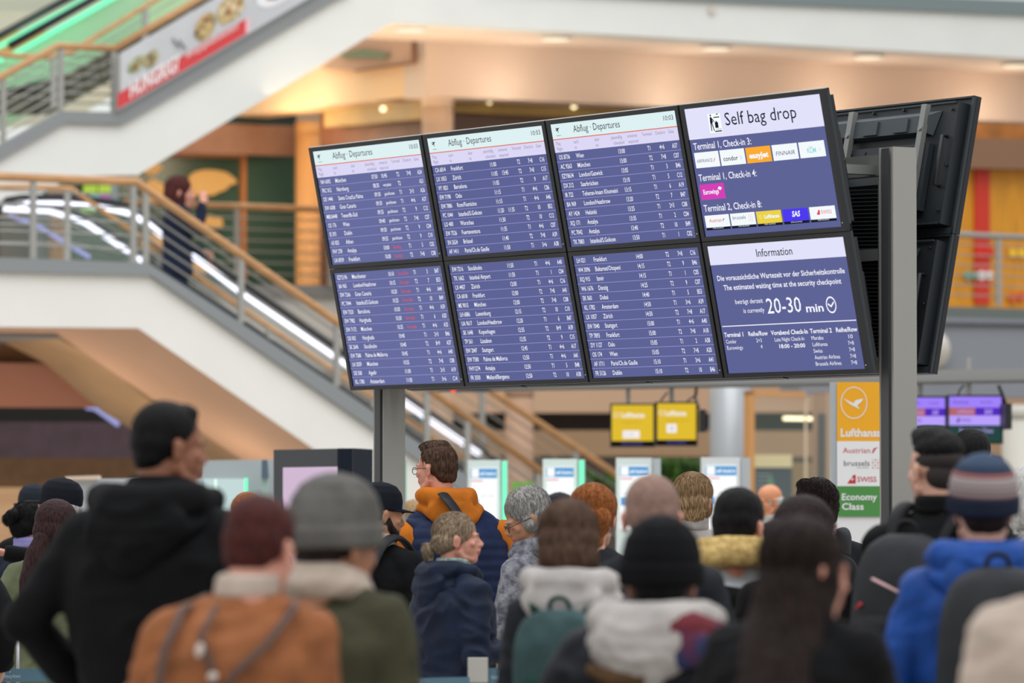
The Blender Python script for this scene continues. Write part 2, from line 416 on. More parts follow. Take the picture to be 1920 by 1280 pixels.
# upper floor fascia to the right and its soffit
def soffit_prism(front, v, dv):
    pass
fa = MB().prism([Q(x, y, V1) for x, y in [(736, 41), (2150, 122), (2150, -130), (736, -130)]], V*0.35)
solo('wall_upper', fa, WC, kind='structure')
plane_poly([(900, -24), (1290, -1), (2150, 38), (2150, 10), (1290, -24), (900, -60)], V1-0.06, 0.12, mat('slab_edge_grey', (122, 136, 138), 0.5), 'trim_5', kind='structure')
a, b = Q(736, 41, V1), Q(2150, 122, V1)
so = MB().prism([a+V*0.35+Zv*0.02, b+V*0.35+Zv*0.02, b+V*1.7+Zv*0.02, a+V*1.7+Zv*0.02], Zv*0.15)
solo('ceiling', so, M_peach, kind='structure')
ZS = a[2]+0.02
for i, (x, y) in enumerate([(770, 54), (1042, 71), (1342, 89), (1628, 105), (1905, 121)]):
    c = Q(x, y, V1+0.8); d = ray(x, y); k = (ZS-CAMZ)/d[2]; c = EYE+d*k
    dl = Thing('downlight', ['first recessed downlight from the stairs in the soffit', 'second recessed downlight from the stairs in the soffit', 'third recessed downlight, above the board of departures', 'fourth recessed downlight, above the tilted display backs', 'fifth recessed downlight, farthest from the stairs'][i], 'lamp', c, 'downlights in the upper soffit')
    dl.part('trim_ring', MB().tube([c-Zv*0.0, c-Zv*0.015], 0.15, 16), M_white)
    dl.part('diffuser', MB().tube([c-Zv*0.014, c-Zv*0.022], 0.12, 16), emat('downlight_glow', (255, 236, 205), 1.3))

# peach wall behind the soffit, its return at the corner, shop band beneath
VW = V1+1.7
def bl(x): return 180+(x-800)*0.0435      # bottom edge line of the peach wall
w = MB().prism([Q(x, y, VW) for x, y in [(800, bl(800)), (2150, bl(2150)), (2150, 60), (800, 40)]], V*0.4)
solo('wall_upper', w, M_peach, kind='structure')
uc = float(Q(800, 178, VW)@U)
w = MB().prism([R(x, y, uc) for x, y in [(800, 178), (470, 214), (400, 222), (400, -40), (800, 20)]], U*0.4)
solo('wall_upper', w, mat('peach_lit_return', (240, 198, 150), 0.8), kind='structure')  # return wall colour also carries the warm light, in a stronger peach
w = MB().prism([R(x, y, uc-0.06) for x, y in [(772, 74), (772, 118), (664, 132), (600, 128), (690, 68)]], U*0.05)
o = solo('ceiling_recess', w, mat('recess_brown', (196, 152, 122), 0.7), label='brown recessed panel high on the curved peach wall', cat='panel')
w = MB().prism([R(x, y, uc-0.09) for x, y in [(776, 70), (776, 119), (664, 134), (664, 131), (771, 116), (771, 70)]], U*0.03)
solo('trim_6', w, M_brown, kind='structure')
w = MB().prism([R(x, y, uc-0.10) for x, y in [(640, 100), (680, 92), (730, 100), (720, 110), (640, 108)]], U*0.02)
solo('foliage_spray', w, mat('muted_green', (120, 128, 96), 0.8), label='muted green decoration on the brown recessed panel', cat='decoration')
# underside of the peach wall down to the shop band
a, b = Q(800, bl(800), VW), Q(2150, bl(2150), VW)
solo('ceiling', MB().prism([a+V*.02+Zv*.01, b+V*.02+Zv*.01, b+V*.9+Zv*.01, a+V*.9+Zv*.01], Zv*0.1), mat('soffit_brown', (150, 112, 84), 0.8), kind='structure')
VS = VW+0.6
M_gold = mat('gold_signband', (176, 142, 72), 0.5, noise=0.1, scale=3)
plane_poly([(852, 176), (1830, 216), (1830, 250), (852, 210)], VS, 0.15, M_gold, 'shop_sign', label='dull gold sign band above the shops behind the board', cat='sign')
plane_poly([(608, 196), (792, 172), (792, 222), (608, 238)], uc+0.25, 0.15, M_gold, 'shop_sign', fn=R, ax=U, label='dull gold sign band left of the round column', cat='sign')
plane_poly([(840, 205), (1835, 240), (1835, 640), (840, 640)], VS+0.2, 0.2, mat('shop_front_brown', (112, 84, 72), 0.6, noise=0.08), 'wall_back', kind='structure')
plane_poly([(600, 196), (797, 172), (797, 640), (600, 640)], uc+0.45, 0.2, mat('shop_front_brown_two', (118, 74, 50), 0.6, noise=0.1), 'wall_back', fn=R, ax=U, kind='structure')
for i, (x, y, v) in enumerate([(718, 204, 'r'), (918, 190, VS-0.08), (1076, 199, VS-0.08), (1330, 212, VS-0.08)]):
    solo('spotlight', MB().ell(R(x, y, uc+0.2) if v == 'r' else Q(x, y, v), 0.026, nu=10, nv=6), emat('spot_glow', (255, 232, 180), 3.0), group='small spotlights above the shops', label=['small warm spotlight left of the round column', 'small warm spotlight right of the round column', 'small warm spotlight above the third departures screen', 'small warm spotlight behind the bag drop screen'][i], cat='lamp')
def column(x0, x1, v, z0, z1, m, name, label):
    a = Q(x0, 640, v); b = Q(x1, 640, v); c = (a+b)/2; r = np.linalg.norm((b-a)*[1, 0, 0])/2
    base = np.array([c[0], c[1], z0]); t = Thing(name, label, 'column', base)
    t.part('shaft', MB().tube([base, base+Zv*(z1-z0)], r, 28), m)
    t.part('collar', MB().tube([base+Zv*(z1-z0-0.12), base+Zv*(z1-z0)], r*1.04, 28), m)
    return t
zt = Q(800, 178, VW)[2]
column(791, 850, VW+0.32, 0, zt+0.05, mat('column_peach', (226, 196, 168), 0.6), 'column', 'pale round column rising above the second departures screen')
column(553, 606, V0+8.0, 0, zt-0.02, mat('column_amber', (214, 158, 96), 0.6), 'column', 'amber round column between the stairs and the departures board')
# green glass wall of the upper level with map shapes
VG = V0+8.6
gw = Thing('glass_wall', 'green glass wall with amber map shapes behind the escalator', 'wall', Q(400, 540, VG))
gw.part('panel', MB().prism([Q(x, y, VG) for x, y in [(60, 286), (456, 286), (456, 545), (60, 545)]], V*0.1), M_green)
gw.part('panel', MB().prism([Q(x, y, VG) for x, y in [(460, 286), (560, 286), (560, 545), (460, 545)]], V*0.1), M_green)
gw.part('frame', MB().prism([Q(x, y, VG-0.05) for x, y in [(300, 284), (462, 288), (462, 545), (453, 545), (453, 296), (300, 293)]], V*0.05), mat('amber_frame', (186, 118, 66), 0.5))
M_map = mat('amber_map', (216, 170, 100), 0.7)
def blob(cx, cy, rx, ry, seed):
    r = random.Random(seed); return [(cx+rx*(1+0.16*math.sin(3*t+seed)+r.uniform(-.1, .1))*math.cos(t), cy+ry*(1+0.16*math.cos(2*t+seed)+r.uniform(-.1, .1))*math.sin(t)) for t in [2*math.pi*i/18 for i in range(18)]]
for k, (cx, cy, rx, ry) in enumerate([(392, 342, 44, 24), (284, 316, 20, 10), (290, 360, 22, 22), (398, 415, 22, 12), (290, 455, 26, 20), (380, 500, 30, 12)]):
    gw.part('map_shape', MB().prism([Q(x, y, VG-0.06) for x, y in blob(cx, cy, rx, ry, k+2)], V*0.03), M_map)
plane_poly([(300, 228), (555, 236), (555, 292), (250, 286)], VG-0.3, 0.1, M_brown, 'trim_7', kind='structure')
plane_poly([(430, 200), (556, 206), (556, 238), (380, 234)], VG-0.25, 0.1, M_dgreen, 'trim_8', kind='structure')
plane_poly([(430, 160), (640, 160), (640, 206), (430, 200)], V0+8.2, 0.1, M_peach, 'wall_upper', kind='structure')
plane_poly([(60, 20), (330, -20), (330, 300), (-200, 300), (-200, 20)], V0+9.0, 0.2, mat('pale_sage_wall', (204, 208, 190), 0.8), 'wall_upper', kind='structure')
plane_poly([(-200, 60), (185, 58), (185, 100), (-200, 100)], V0+6.5, 0.1, mat('amber_band', (220, 170, 100), 0.7), 'trim_10', kind='structure')
plane_poly([(-200, -40), (420, -40), (420, 60), (-200, 60)], V0+9.5, 0.2, mat('pale_sage_wall'), 'wall_upper', kind='structure')
# second level gallery: slab edge, white fascia, railing
plane_poly([(230, 531), (700, 536), (700, 556), (230, 551)], V0+6.0, 0.3, M_grey, 'trim_11', kind='structure')
plane_poly([(330, 551), (900, 560), (900, 700), (330, 690)], V0+6.1, 0.3, mat('cool_white_gallery', (226, 230, 228), 0.7), 'wall_upper', kind='structure')
railing('gallery_railing', 'oak topped gallery railing before the green glass wall', [(235, 378), (420, 386), (700, 396)], [(235, 531), (420, 533), (700, 538)], V0+5.95, [444, 620], 6, rad=0.03, wr=0.007)
# green lit escalator, top left
ge = Thing('escalator', 'upward escalator edged with green light strips at the top left', 'escalator', Q(0, 300, V1+3))
vg = V1+2.6
for pts, off in (([(-160, 170), (0, 82), (150, 0), (230, -46)], 0), ([(22, 99), (198, 0), (280, -46)], -0.5)):
    mb = MB()
    for (x0, y0), (x1, y1) in zip(pts, pts[1:]):
        A, B = Q(x0, y0, vg+off), Q(x1, y1, vg+off); mb.prism([A, B, B-Zv*0.045, A-Zv*0.045], V*0.03)
    ge.part('light_strip', mb, M_gled)
    ge.part('handrail', MB().tube([Q(x-4, y-13, vg+off) for x, y in pts], 0.035, 8), M_black)
ge.part('balustrade_glass', MB().prism([Q(x, y, vg-0.45) for x, y in [(30, 100), (198, 4), (280, -40), (280, 60), (150, 140), (20, 210)]], V*0.02), M_ggl)
ge.part('light_strip', MB().prism([Q(x, y, vg-0.5) for x, y in [(-5, 103), (6, 110), (6, 116), (-5, 118)]], V*0.02), M_gled)
ge.part('side_panel', MB().prism([Q(x, y, vg+0.3) for x, y in [(-160, 200), (30, 100), (280, -40), (420, -40), (420, 0), (100, 190), (-160, 330)]], V*0.05), mat('green_glow_panel', (170, 208, 168), 0.4))  # pale green glow of the strips painted into the panel colour
point('green_glow', Q(120, 60, vg-0.25), 9, (0.3, 1.0, 0.6), 0.3)

# ---------------- banner on the upper stair
bo = Q(220, 207, V1-0.12); bx = Q(460, 66, V1-0.12)-bo; bl_ = np.linalg.norm(bx); ux = bx/bl_
hb = Q(219, 104, V1-0.12)[2]-bo[2]
bn = Thing('banner', 'slanted food banner with a red stripe reading HUNGRIG? on the upper stairs', 'banner', bo)
def bpt(s, t):           # s along the slope in banner lengths (0..1 = x 220..460), t upward 0..1
    return bo + bx*s + Zv*hb*t
def bpoly(pts, off, name, m):
    bn.part(name, MB().prism([bpt(s, t)-V*off for s, t in pts], V*0.004), m)
bn.part('panel', MB().prism([bpt(s, t) for s, t in [(0, 0), (1.6, 0), (1.6, 1), (0, 1)]], V*0.03), mat('banner_print', (208, 210, 214), 0.5, noise=0.06, scale=2))
bn.part('frame', MB().prism([bpt(s, t)-V*0.005 for s, t in [(0, 0), (0.02, 0.0), (0.02, 1.0), (0, 1)]], V*0.02), M_steel)
bpoly([(0, 0.02), (1.0, 0.02), (1.0, 0.30), (0, 0.30)], 0.006, 'red_stripe', mat('banner_red', (214, 66, 70), 0.5))
bpoly([(1.0, 0.02), (1.03, 0.02), (1.03, 0.30), (1.0, 0.30)], 0.007, 'stripe_end', mat('banner_pink', (240, 190, 200), 0.5))
def food(s, t, rs, rt, cols, seed, plate=None):
    r = random.Random(seed); mb = MB(); ms = []
    def dsc(cs, ct, a, b, off, mi, n=14, jag=0.0):
        mb.prism([bpt(cs+a*(1+r.uniform(-jag, jag))*math.cos(q), ct+b*(1+r.uniform(-jag, jag))*math.sin(q))-V*off for q in [2*math.pi*i/n for i in range(n)]], V*0.002, mi)
    if plate: dsc(s, t, rs*1.5, rt*1.5, 0.006, 0, 24); ms.append(mat('plate_white', (236, 238, 242), 0.4))
    else: ms.append(mat('plate_white', (236, 238, 242), 0.4))
    dsc(s, t, rs, rt, 0.009, 1, 20, 0.06)
    for c in cols: ms.append(mat('food_%d_%d_%d' % c, c, 0.6, noise=0.2, scale=20))
    for i in range(26):
        a = r.uniform(0, 6.28); q = r.uniform(0, 0.85)
        dsc(s+rs*q*math.cos(a), t+rt*q*math.sin(a), rs*r.uniform(.1, .24), rt*r.uniform(.1, .24), 0.012+i*0.0004, 1+r.randrange(len(cols)), 9, 0.25)
    bn.part('dish', mb, ms)
food(0.15, 0.64, 0.075, 0.14, [(186, 196, 150), (206, 110, 84), (120, 150, 84), (224, 214, 180)], 1)
food(0.26, 0.58, 0.055, 0.16, [(196, 190, 150), (176, 130, 90), (120, 150, 84)], 2)
food(0.68, 0.60, 0.085, 0.24, [(214, 186, 130), (190, 100, 76), (120, 120, 80), (230, 205, 150)], 3)
food(0.88, 0.66, 0.11, 0.25, [(222, 196, 140), (150, 130, 90), (196, 120, 90), (235, 220, 180)], 4)
food(1.28, 0.55, 0.13, 0.22, [(214, 130, 90), (200, 90, 70), (222, 190, 150), (160, 150, 110)], 5, True)
mb = MB(); text(mb, 'HUNGRIG?', 0.02*bl_+0.1, 0.045, 0.13, 0, width=bl_*0.38, bold=0.03, z=0.0)
zc = np.cross(ux, Zv); zc /= np.linalg.norm(zc)     # towards the camera
def bmap(mb, off):
    out = MB()
    for v in mb.v: out.v.append(np.array([bo + ux*p[0] + Zv*(p[1]) - V*(off+p[2]) for p in v]))
    out.f, out.m, out.s, out.n = mb.f, mb.m, mb.s, mb.n; return out
bn.part('lettering', bmap(mb, 0.016), mat('print_white', (246, 240, 240), 0.5))
mb = MB(); text(mb, '#HungrigAufDeutschland', 0.53*bl_, 0.10, 0.05, 0, width=bl_*0.40, z=0.0)
bn.part('lettering', bmap(mb, 0.016), mat('print_white'))
mb = MB()
for x, y in ((0.42, .62), (.47, .52)): mb.tube([bpt(x, y+.12)-V*0.02, bpt(x+.05, y-.12)-V*0.02], 0.008, 5)
bn.part('cutlery_print', mb, mat('print_grey', (120, 124, 134), 0.5))

# wall light pools at the foot of the peach wall
for x in (520, 985, 1290, 1600, 1885):
    v = VW-0.42; p = Q(x, bl(x)-4, v) if x > 800 else R(x, 205, uc-0.5)
    point('uplight', p+Zv*0.02, 5.5 if x > 800 else 12, (1.0, 0.88, 0.72), 0.08)
area('soffit_warmth', Q(1300, 175, V1+0.9)-Zv*0.1, 9.0, 16, (1.0, 0.88, 0.76), (math.pi, 0, YAW), 0.6)
area('curved_wall_warmth', R(650, 205, uc-1.2), 3.0, 25, (1.0, 0.76, 0.5), (math.pi, 0, YAW))
point('gallery_warmth', Q(520, 260, V0+7.2), 35, (1.0, 0.75, 0.5), 0.4)
point('shop_warmth', Q(700, 300, VS+1.3), 40, (1.0, 0.78, 0.55), 0.4)
point('under_stair_warmth', Q(120, 840, V0+1.6), 14, (1.0, 0.78, 0.6), 0.4)
point('under_stair_warmth', Q(420, 930, V0+1.0), 8, (1.0, 0.8, 0.62), 0.4)

# items on the upper level, top right
for i, (x, c) in enumerate([(1742, (58, 60, 70)), (1790, (96, 50, 56)), (1838, (120, 70, 70)), (1886, (70, 40, 44))]):
    m = MB().prism([Q(a, b, V1+0.5) for a, b in [(x-14, 16), (x+16, 17), (x+18, -30), (x-10, -30)]], V*0.3)
    solo('crate', m, mat('crate_%d' % i, c, 0.6), label=['dark grey crate on the upper gallery edge', 'dull red crate on the upper gallery, second from its dark neighbour', 'pale red crate on the upper gallery edge', 'dark red crate at the right end of the upper gallery'][i], cat='crate')
plane_poly([(1640, 10), (1920, 22), (1920, -30), (1640, -40)], V1+1.2, 0.1, mat('upper_shop_dark', (150, 116, 104), 0.7), 'wall_upper', kind='structure')
dt = Q(1336, 19, V1-0.03)
solo('smoke_detector', MB().tube([dt, dt+V*0.03], 0.04, 12), mat('detector_beige', (214, 206, 196), 0.5), label='small round sensor on the upper white wall', cat='sensor')

# ---------------- right side: orange shop, gallery and lower fascia
VR = V0+1.0
osh = Thing('shop', 'orange shop front with a red stripe and coloured dots on the right', 'shop', Q(1850, 575, VR+2))
osh.part('wall_panel', MB().prism([Q(x, y, VR+2) for x, y in [(1650, 300), (2150, 322), (2150, 600), (1650, 590)]], V*0.1), mat('orange_panel', (236, 160, 34), 0.5, noise=0.12, scale=8, stretch=(6, 6, .4)))
osh.part('red_stripe', MB().prism([Q(x, y, VR+1.97) for x, y in [(1829, 300), (1856, 301), (1856, 570), (1829, 570)]], V*0.02), mat('signal_red', (214, 52, 30), 0.5))
osh.part('lintel', MB().prism([Q(x, y, VR+1.8) for x, y in [(1700, 255), (2150, 268), (2150, 322), (1700, 312)]], V*0.3), mat('lintel_brown', (140, 104, 78), 0.6))
osh.part('sign_band', MB().prism([Q(x, y, VR+1.9) for x, y in [(1700, 226), (2150, 240), (2150, 268), (1700, 256)]], V*0.3), mat('amber_sign', (196, 122, 50), 0.6, noise=0.2, scale=4))
for x, y, r, c in [(1816, 516, 9, (110, 170, 160)), (1830, 516, 8, (120, 180, 165)), (1842, 516, 10, (236, 232, 230)), (1856, 516, 9, (236, 232, 230)), (1840, 472, 14, (226, 40, 20)), (1856, 472, 12, (226, 50, 24)), (1900, 474, 9, (250, 205, 40)), (1916, 474, 9, (250, 205, 40)), (1900, 558, 10, (228, 90, 30)), (1916, 556, 10, (222, 80, 30))]:
    c0 = Q(x, y, VR+1.95); rr = r/F*42
    osh.part('dot', MB().prism([c0+U*rr*math.cos(q)+Zv*rr*math.sin(q) for q in [2*math.pi*i/16 for i in range(16)]], V*0.02), mat('dot_%d_%d_%d' % c, c, 0.5))
railing('gallery_railing', 'steel gallery railing before the orange shop front', [(1650, 431), (1790, 439), (2150, 456)], [(1650, 566), (1790, 571), (2150, 582)], VR, [1700, 1872, 2060], 6, wood=False, rad=0.028, wr=0.007)
plane_poly([(1500, 566), (2150, 586), (2150, 604), (1500, 590)], VR-0.06, 0.2, mat('gallery_edge', (104, 112, 108), 0.5), 'trim_12', kind='structure')
plane_poly([(1500, 588), (2150, 604), (2150, 748), (1500, 740)], VR-0.1, 0.3, mat('grey_fascia', (138, 142, 150), 0.5), 'wall_right', kind='structure')
plane_poly([(1500, 600), (2150, 610), (2150, 614), (1500, 605)], VR-0.14, 0.05, mat('fascia_joint', (70, 74, 78), 0.5), 'trim_13', kind='structure')
c = Q(1752, 655, VR-0.16); dm = Thing('dome_mirror', 'silver convex dome behind the tilted display backs', 'mirror', c)
dm.part('dome', MB().ell(c, (0.15, 0.12, 0.175), nu=24, nv=14), mat('dome_silver', (214, 210, 200), 0.25, metal=0.7))
dm.part('rim', MB().tube([c, c+V*0.07], 0.15, 24), M_dgrey)

# ---------------- gantry beam carrying small screens
A, B = P(815, 733.5, 35.76), P(2050, 716.5, 32.2); B[2] = A[2]
d = (B-A); L = np.linalg.norm(d); dx = d/L; dn_ = np.cross(dx, Zv)
gb = Thing('gantry_beam', 'long grey steel beam carrying the small hanging screens', 'beam', A)
gb.part('girder', MB().box((A+B)/2+Zv*0.045+dn_*-0.1, (L, 0.25, 0.09), ax=[dx, -dn_, Zv]), mat('beam_grey', (150, 150, 148), 0.5))
gb.part('flange', MB().box((A+B)/2+Zv*0.005+dn_*-0.1, (L, 0.32, 0.012), ax=[dx, -dn_, Zv]), mat('flange_dark', (96, 96, 94), 0.5))
def beam_pt(px):        # where the pixel column meets the beam
    t = (px-560)/(2050-560); return P(px, 640, 36.5+(32.2-36.5)*t)
def hang_screen(x0, x1, y0, y1, label, yaw, content, group=None):
    Yd = (beam_pt(x0)[1]+beam_pt(x1)[1])/2 - 0.05
    a, b, c = P(x0, y0, Yd), P(x1, y0, Yd), P(x0, y1, Yd)
    w, h = (b[0]-a[0]), a[2]-c[2]
    ctr = (a+b)/2; k = math.cos(yaw)
    w = w/k
    x = np.array([k, math.sin(yaw), 0]); z = np.array([math.sin(yaw), -k, 0])
    tl = ctr - x*w/2
    e = empty('hanging_screen', label, 'screen', group, M=frame(tl, x, Zv, z))
    b1 = 0.012
    MB().box((w/2, -h/2, -0.03), (w, h, 0.05)).build('housing', M_black, e)
    m2 = MB(); ms = content(m2, w, h, b1); m2.build('picture', ms, e)
    MB().box((w*0.4, 0.10, -0.04), (0.03, 0.30, 0.03)).build('bracket', M_dgrey, e)
    return e
def lh_screen(mb, w, h, b):
    ms = [emat('s_yellow', (224, 188, 50)), emat('s_white', (244, 238, 236)), emat('s_dim', (196, 160, 40)), emat('s_blue', (110, 110, 220)), emat('s_black', (22, 20, 22))]
    rect(mb, b, -h+b, w-b, -b, 4, 0.001); rect(mb, b, -h*0.86, w-b, -b, 0, 0.002)
    ring(mb, w*0.13, -h*0.26, w*0.05, w*0.062, 1, 0.004); text(mb, 'Lufthansa', w*0.25, -h*0.32, h*0.11, 1, width=w*0.52, bold=0.03, z=0.004)
    text(mb, 'Baggage drop', w*0.28, -h*0.45, h*0.05, 2, width=w*0.40, z=0.004)
    rect(mb, w*0.28, -h*0.80, w*0.66, -h*0.62, 1, 0.004); text(mb, '1 - 3', w*0.36, -h*0.75, h*0.07, 3, z=0.006)
    text(mb, 'STAR ALLIANCE', w*0.26, -h*0.94, h*0.04, 3, width=w*0.46, z=0.006); return ms
def lh_screen2(mb, w, h, b):
    ms = [emat('s_yellow', (224, 188, 50)), emat('s_white', (0, 0, 0)), emat('s_dim', (0, 0, 0)), emat('s_blue', (0, 0, 0)), emat('s_black', (0, 0, 0))]
    rect(mb, b, -h+b, w-b, -b, 4, 0.001); rect(mb, b, -h*0.86, w-b, -b, 0, 0.002)
    ring(mb, w*0.13, -h*0.25, w*0.05, w*0.062, 1, 0.004); text(mb, 'Lufthansa', w*0.23, -h*0.31, h*0.11, 1, width=w*0.50, bold=0.03, z=0.004)
    text(mb, 'Baggage drop', w*0.26, -h*0.44, h*0.05, 2, width=w*0.56, z=0.004)
    rect(mb, w*0.26, -h*0.70, w*0.5, -h*0.50, 1, 0.004); text(mb, '18', w*0.34, -h*0.64, h*0.08, 3, z=0.006)
    text(mb, 'STAR ALLIANCE', w*0.26, -h*0.94, h*0.04, 3, width=w*0.46, z=0.006); return ms
def ec_screen(mb, w, h, b):
    ms = [emat('e_violet', (160, 130, 250)), emat('e_purple', (84, 44, 190)), emat('e_orange', (178, 104, 110)), emat('e_green', (38, 70, 66)), emat('e_ink', (80, 50, 150)), emat('e_text', (196, 170, 250)), emat('e_pale', (184, 160, 252))]
    rect(mb, b, -h+b, w-b, -b, 3, 0.001)
    rect(mb, b, -h*0.26, w-b, -b, 0, 0.002); rect(mb, b, -h*0.42, w*0.5, -h*0.26, 2, 0.002); rect(mb, w*0.5, -h*0.42, w-b, -h*0.26, 1, 0.002)
    rect(mb, b, -h*0.62, w-b, -h*0.42, 6, 0.002)
    text(mb, 'Austrian', w*0.1, -h*0.18, h*0.07, 4, width=w*0.28, z=0.004); text(mb, 'brussels', w*0.6, -h*0.17, h*0.05, 4, width=w*0.2, z=0.004)
    text(mb, 'Lufthansa', w*0.18, -h*0.37, h*0.07, 5, width=w*0.28, z=0.004); text(mb, 'SAS', w*0.66, -h*0.39, h*0.10, 5, width=w*0.14, z=0.004, shear=0.15, bold=0.02)
    text(mb, 'SWISS', w*0.24, -h*0.55, h*0.07, 4, width=w*0.18, z=0.004); poly(mb, [(w*0.16, -h*0.56), (w*0.21, -h*0.56), (w*0.22, -h*0.46), (w*0.19, -h*0.47)], 4, 0.004)
    text(mb, 'Economy Class', w*0.22, -h*0.77, h*0.09, 5, width=w*0.60, z=0.004); return ms
hang_screen(1144, 1228, 756, 838, 'left yellow hanging screen above the self check-in kiosks', math.radians(-3), lh_screen)
hang_screen(1229, 1308, 753, 836, 'right yellow hanging screen above the self check-in kiosks', math.radians(6), lh_screen2)
s3 = Q(1319, 790, 30)
e3 = Thing('hanging_screen', 'black hanging screen seen edge-on beside the yellow screens', 'screen', P(1316, 810, 34.1))
e3.part('housing', MB().box(P(1316, 789, 34.1), (0.045, 0.35, 0.155)), M_black)
e3.part('bracket', MB().tube([P(1310, 765, 34.1), P(1303, 745, 34.2), P(1306, 728, 34.3)], 0.01, 6), M_black)
hang_screen(1694, 1775, 742, 832, 'violet economy class screen partly hidden by the steel post', math.radians(-2), ec_screen)
hang_screen(1776, 1881, 740, 832, 'violet economy class screen above the striped woolly hat', math.radians(2), ec_screen)
e4 = Thing('hanging_screen', 'narrow black screen seen edge-on right of the violet screens', 'screen', P(1886, 805, 32.6))
e4.part('housing', MB().box(P(1886, 781, 32.6), (0.045, 0.35, 0.17)), M_black)
e4.part('bracket', MB().tube([P(1886, 760, 32.6), P(1880, 742, 32.6), P(1872, 722, 32.6)], 0.012, 6), M_black)
for i, (x0, y0, x1, y1, x2, y2) in enumerate([(1238, 752, 1246, 742, 1252, 735), (1288, 752, 1300, 744, 1308, 736), (1796, 742, 1800, 730, 1808, 722)]):
    Yc = beam_pt(x0)[1]-0.02
    solo('cable', MB().tube([P(x0, y0, Yc), P(x1, y1, Yc), P(x2, y2, Yc)], 0.006, 5), M_black, label=['thin cable above the right yellow screen', 'thin cable at the outer corner of the right yellow screen', 'curved black cable above the violet screens'][i], cat='cable')
rs = P(850, 731, 35.0)
rs = P(850, 729, 35.3)
t = Thing('traffic_signal', 'small dark lane display with a red light under the departures board', 'display', rs)
t.part('housing', MB().box(P(868, 728, 35.38), (0.36, 0.12, 0.05)), M_navy)
t.part('light', MB().ell(P(850, 731, 35.3), 0.018, nu=10, nv=6), emat('red_led', (255, 70, 50), 1.3))

# ---------------- lower right background: columns, shelves, glass office
zwall(700, 2300, 0, 1.95, V0+5.6, 0.2, mat('brown_grey_wall', (98, 88, 82), 0.7, noise=0.08), 'wall_back', kind='structure')
plane_poly([(700, 700), (2300, 690), (2300, 772), (700, 774)], V0+4.9, 0.2, mat('peach_bulkhead', (214, 180, 150), 0.7), 'wall_back', kind='structure')
plane_poly([(700, 772), (2300, 770), (2300, 808), (700, 806)], V0+5.3, 0.1, mat('dark_slot', (44, 38, 34), 0.7), 'trim_14', kind='structure')
column(947, 1000, V0+4.2, 0, 2.6, mat('column_beige', (196, 160, 134), 0.6), 'column', 'beige round column behind the descending handrails')
column(1331, 1407, V0+0.2, 0, 3.4, mat('column_silver', (176, 180, 184), 0.35, metal=0.3), 'column', 'silver round column behind the right yellow screen')
column(1880, 1960, V0-0.5, 0, 2.36, mat('column_offwhite', (206, 202, 192), 0.5), 'column', 'off-white round column at the right edge of the picture')
go = Thing('glass_office', 'glazed office front with a wooden frame beside the silver column', 'office', Q(1480, 1000, V0+0.2)*[1, 1, 0])
vo = V0-0.6
go.part('frame', MB().prism([Q(x, y, vo) for x, y in [(1405, 732), (1415, 732), (1415, 1300), (1405, 1300)]], V*0.08), mat('office_wood', (206, 150, 90), 0.5))
go.part('frame', MB().prism([Q(x, y, vo) for x, y in [(1405, 732), (1512, 734), (1512, 742), (1405, 741)]], V*0.08), mat('office_wood'))
go.part('pane', MB().prism([Q(x, y, vo+0.03) for x, y in [(1415, 740), (1512, 740), (1512, 1300), (1415, 1300)]], V*0.012), M_glass)
go.part('pane', MB().prism([Q(x, y, vo+0.05) for x, y in [(1513, 740), (1640, 742), (1640, 1300), (1513, 1300)]], V*0.012), M_glass)
go.part('pane_edge', MB().prism([Q(x, y, vo+0.02) for x, y in [(1511, 742), (1513, 742), (1513, 1300), (1511, 1300)]], V*0.02), mat('glass_edge', (226, 206, 180), 0.3))
go.part('mullion', MB().prism([Q(x, y, vo+0.6) for x, y in [(1541, 775), (1548, 775), (1548, 1300), (1541, 1300)]], V*0.06), mat('dark_mullion', (80, 76, 76), 0.5))
go.part('mullion', MB().prism([Q(x, y, vo+0.6) for x, y in [(1549, 735), (1572, 735), (1572, 1300), (1549, 1300)]], V*0.2), mat('tan_mullion', (178, 144, 118), 0.5))
go.part('rear_panel', MB().prism([Q(x, y, vo+1.6) for x, y in [(1415, 866), (1545, 866), (1545, 1000), (1415, 1000)]], V*0.1), mat('olive_panel', (146, 120, 84), 0.6))
go.part('light_tube', MB().tube([Q(1470, 784, vo+1.5), Q(1535, 785, vo+1.5)], 0.017, 8), emat('tube_warm', (255, 238, 190), 2.5))
po = Thing('poster', 'dark poster with chalk writing below a cream strip in the glazed office', 'poster', Q(1450, 930, vo+0.4))
po.part('sheet', MB().prism([Q(x, y, vo+0.4) for x, y in [(1415, 876), (1485, 876), (1485, 990), (1415, 990)]], V*0.02), mat('chalk_navy', (58, 66, 78), 0.6))
po.part('header', MB().prism([Q(x, y, vo+0.38) for x, y in [(1414, 852), (1485, 852), (1485, 876), (1414, 876)]], V*0.03), mat('cream_strip', (226, 210, 160), 0.6))
mb = MB(); r = random.Random(3)
for k in range(6):
    y = 888+k*8
    mb.prism([Q(x, yy, vo+0.375) for x, yy in [(1419, y), (1425+r.uniform(10, 40), y), (1425+r.uniform(10, 40), y+2), (1419, y+2)]], V*0.004)
po.part('chalk_lines', mb, mat('chalk', (150, 160, 165), 0.7))
po.part('leaf_drawing', MB().prism([Q(x, y, vo+0.374) for x, y in [(1440, 906), (1444, 890), (1449, 904), (1455, 912), (1446, 911)]], V*0.004), mat('chalk_green', (90, 150, 110), 0.7))

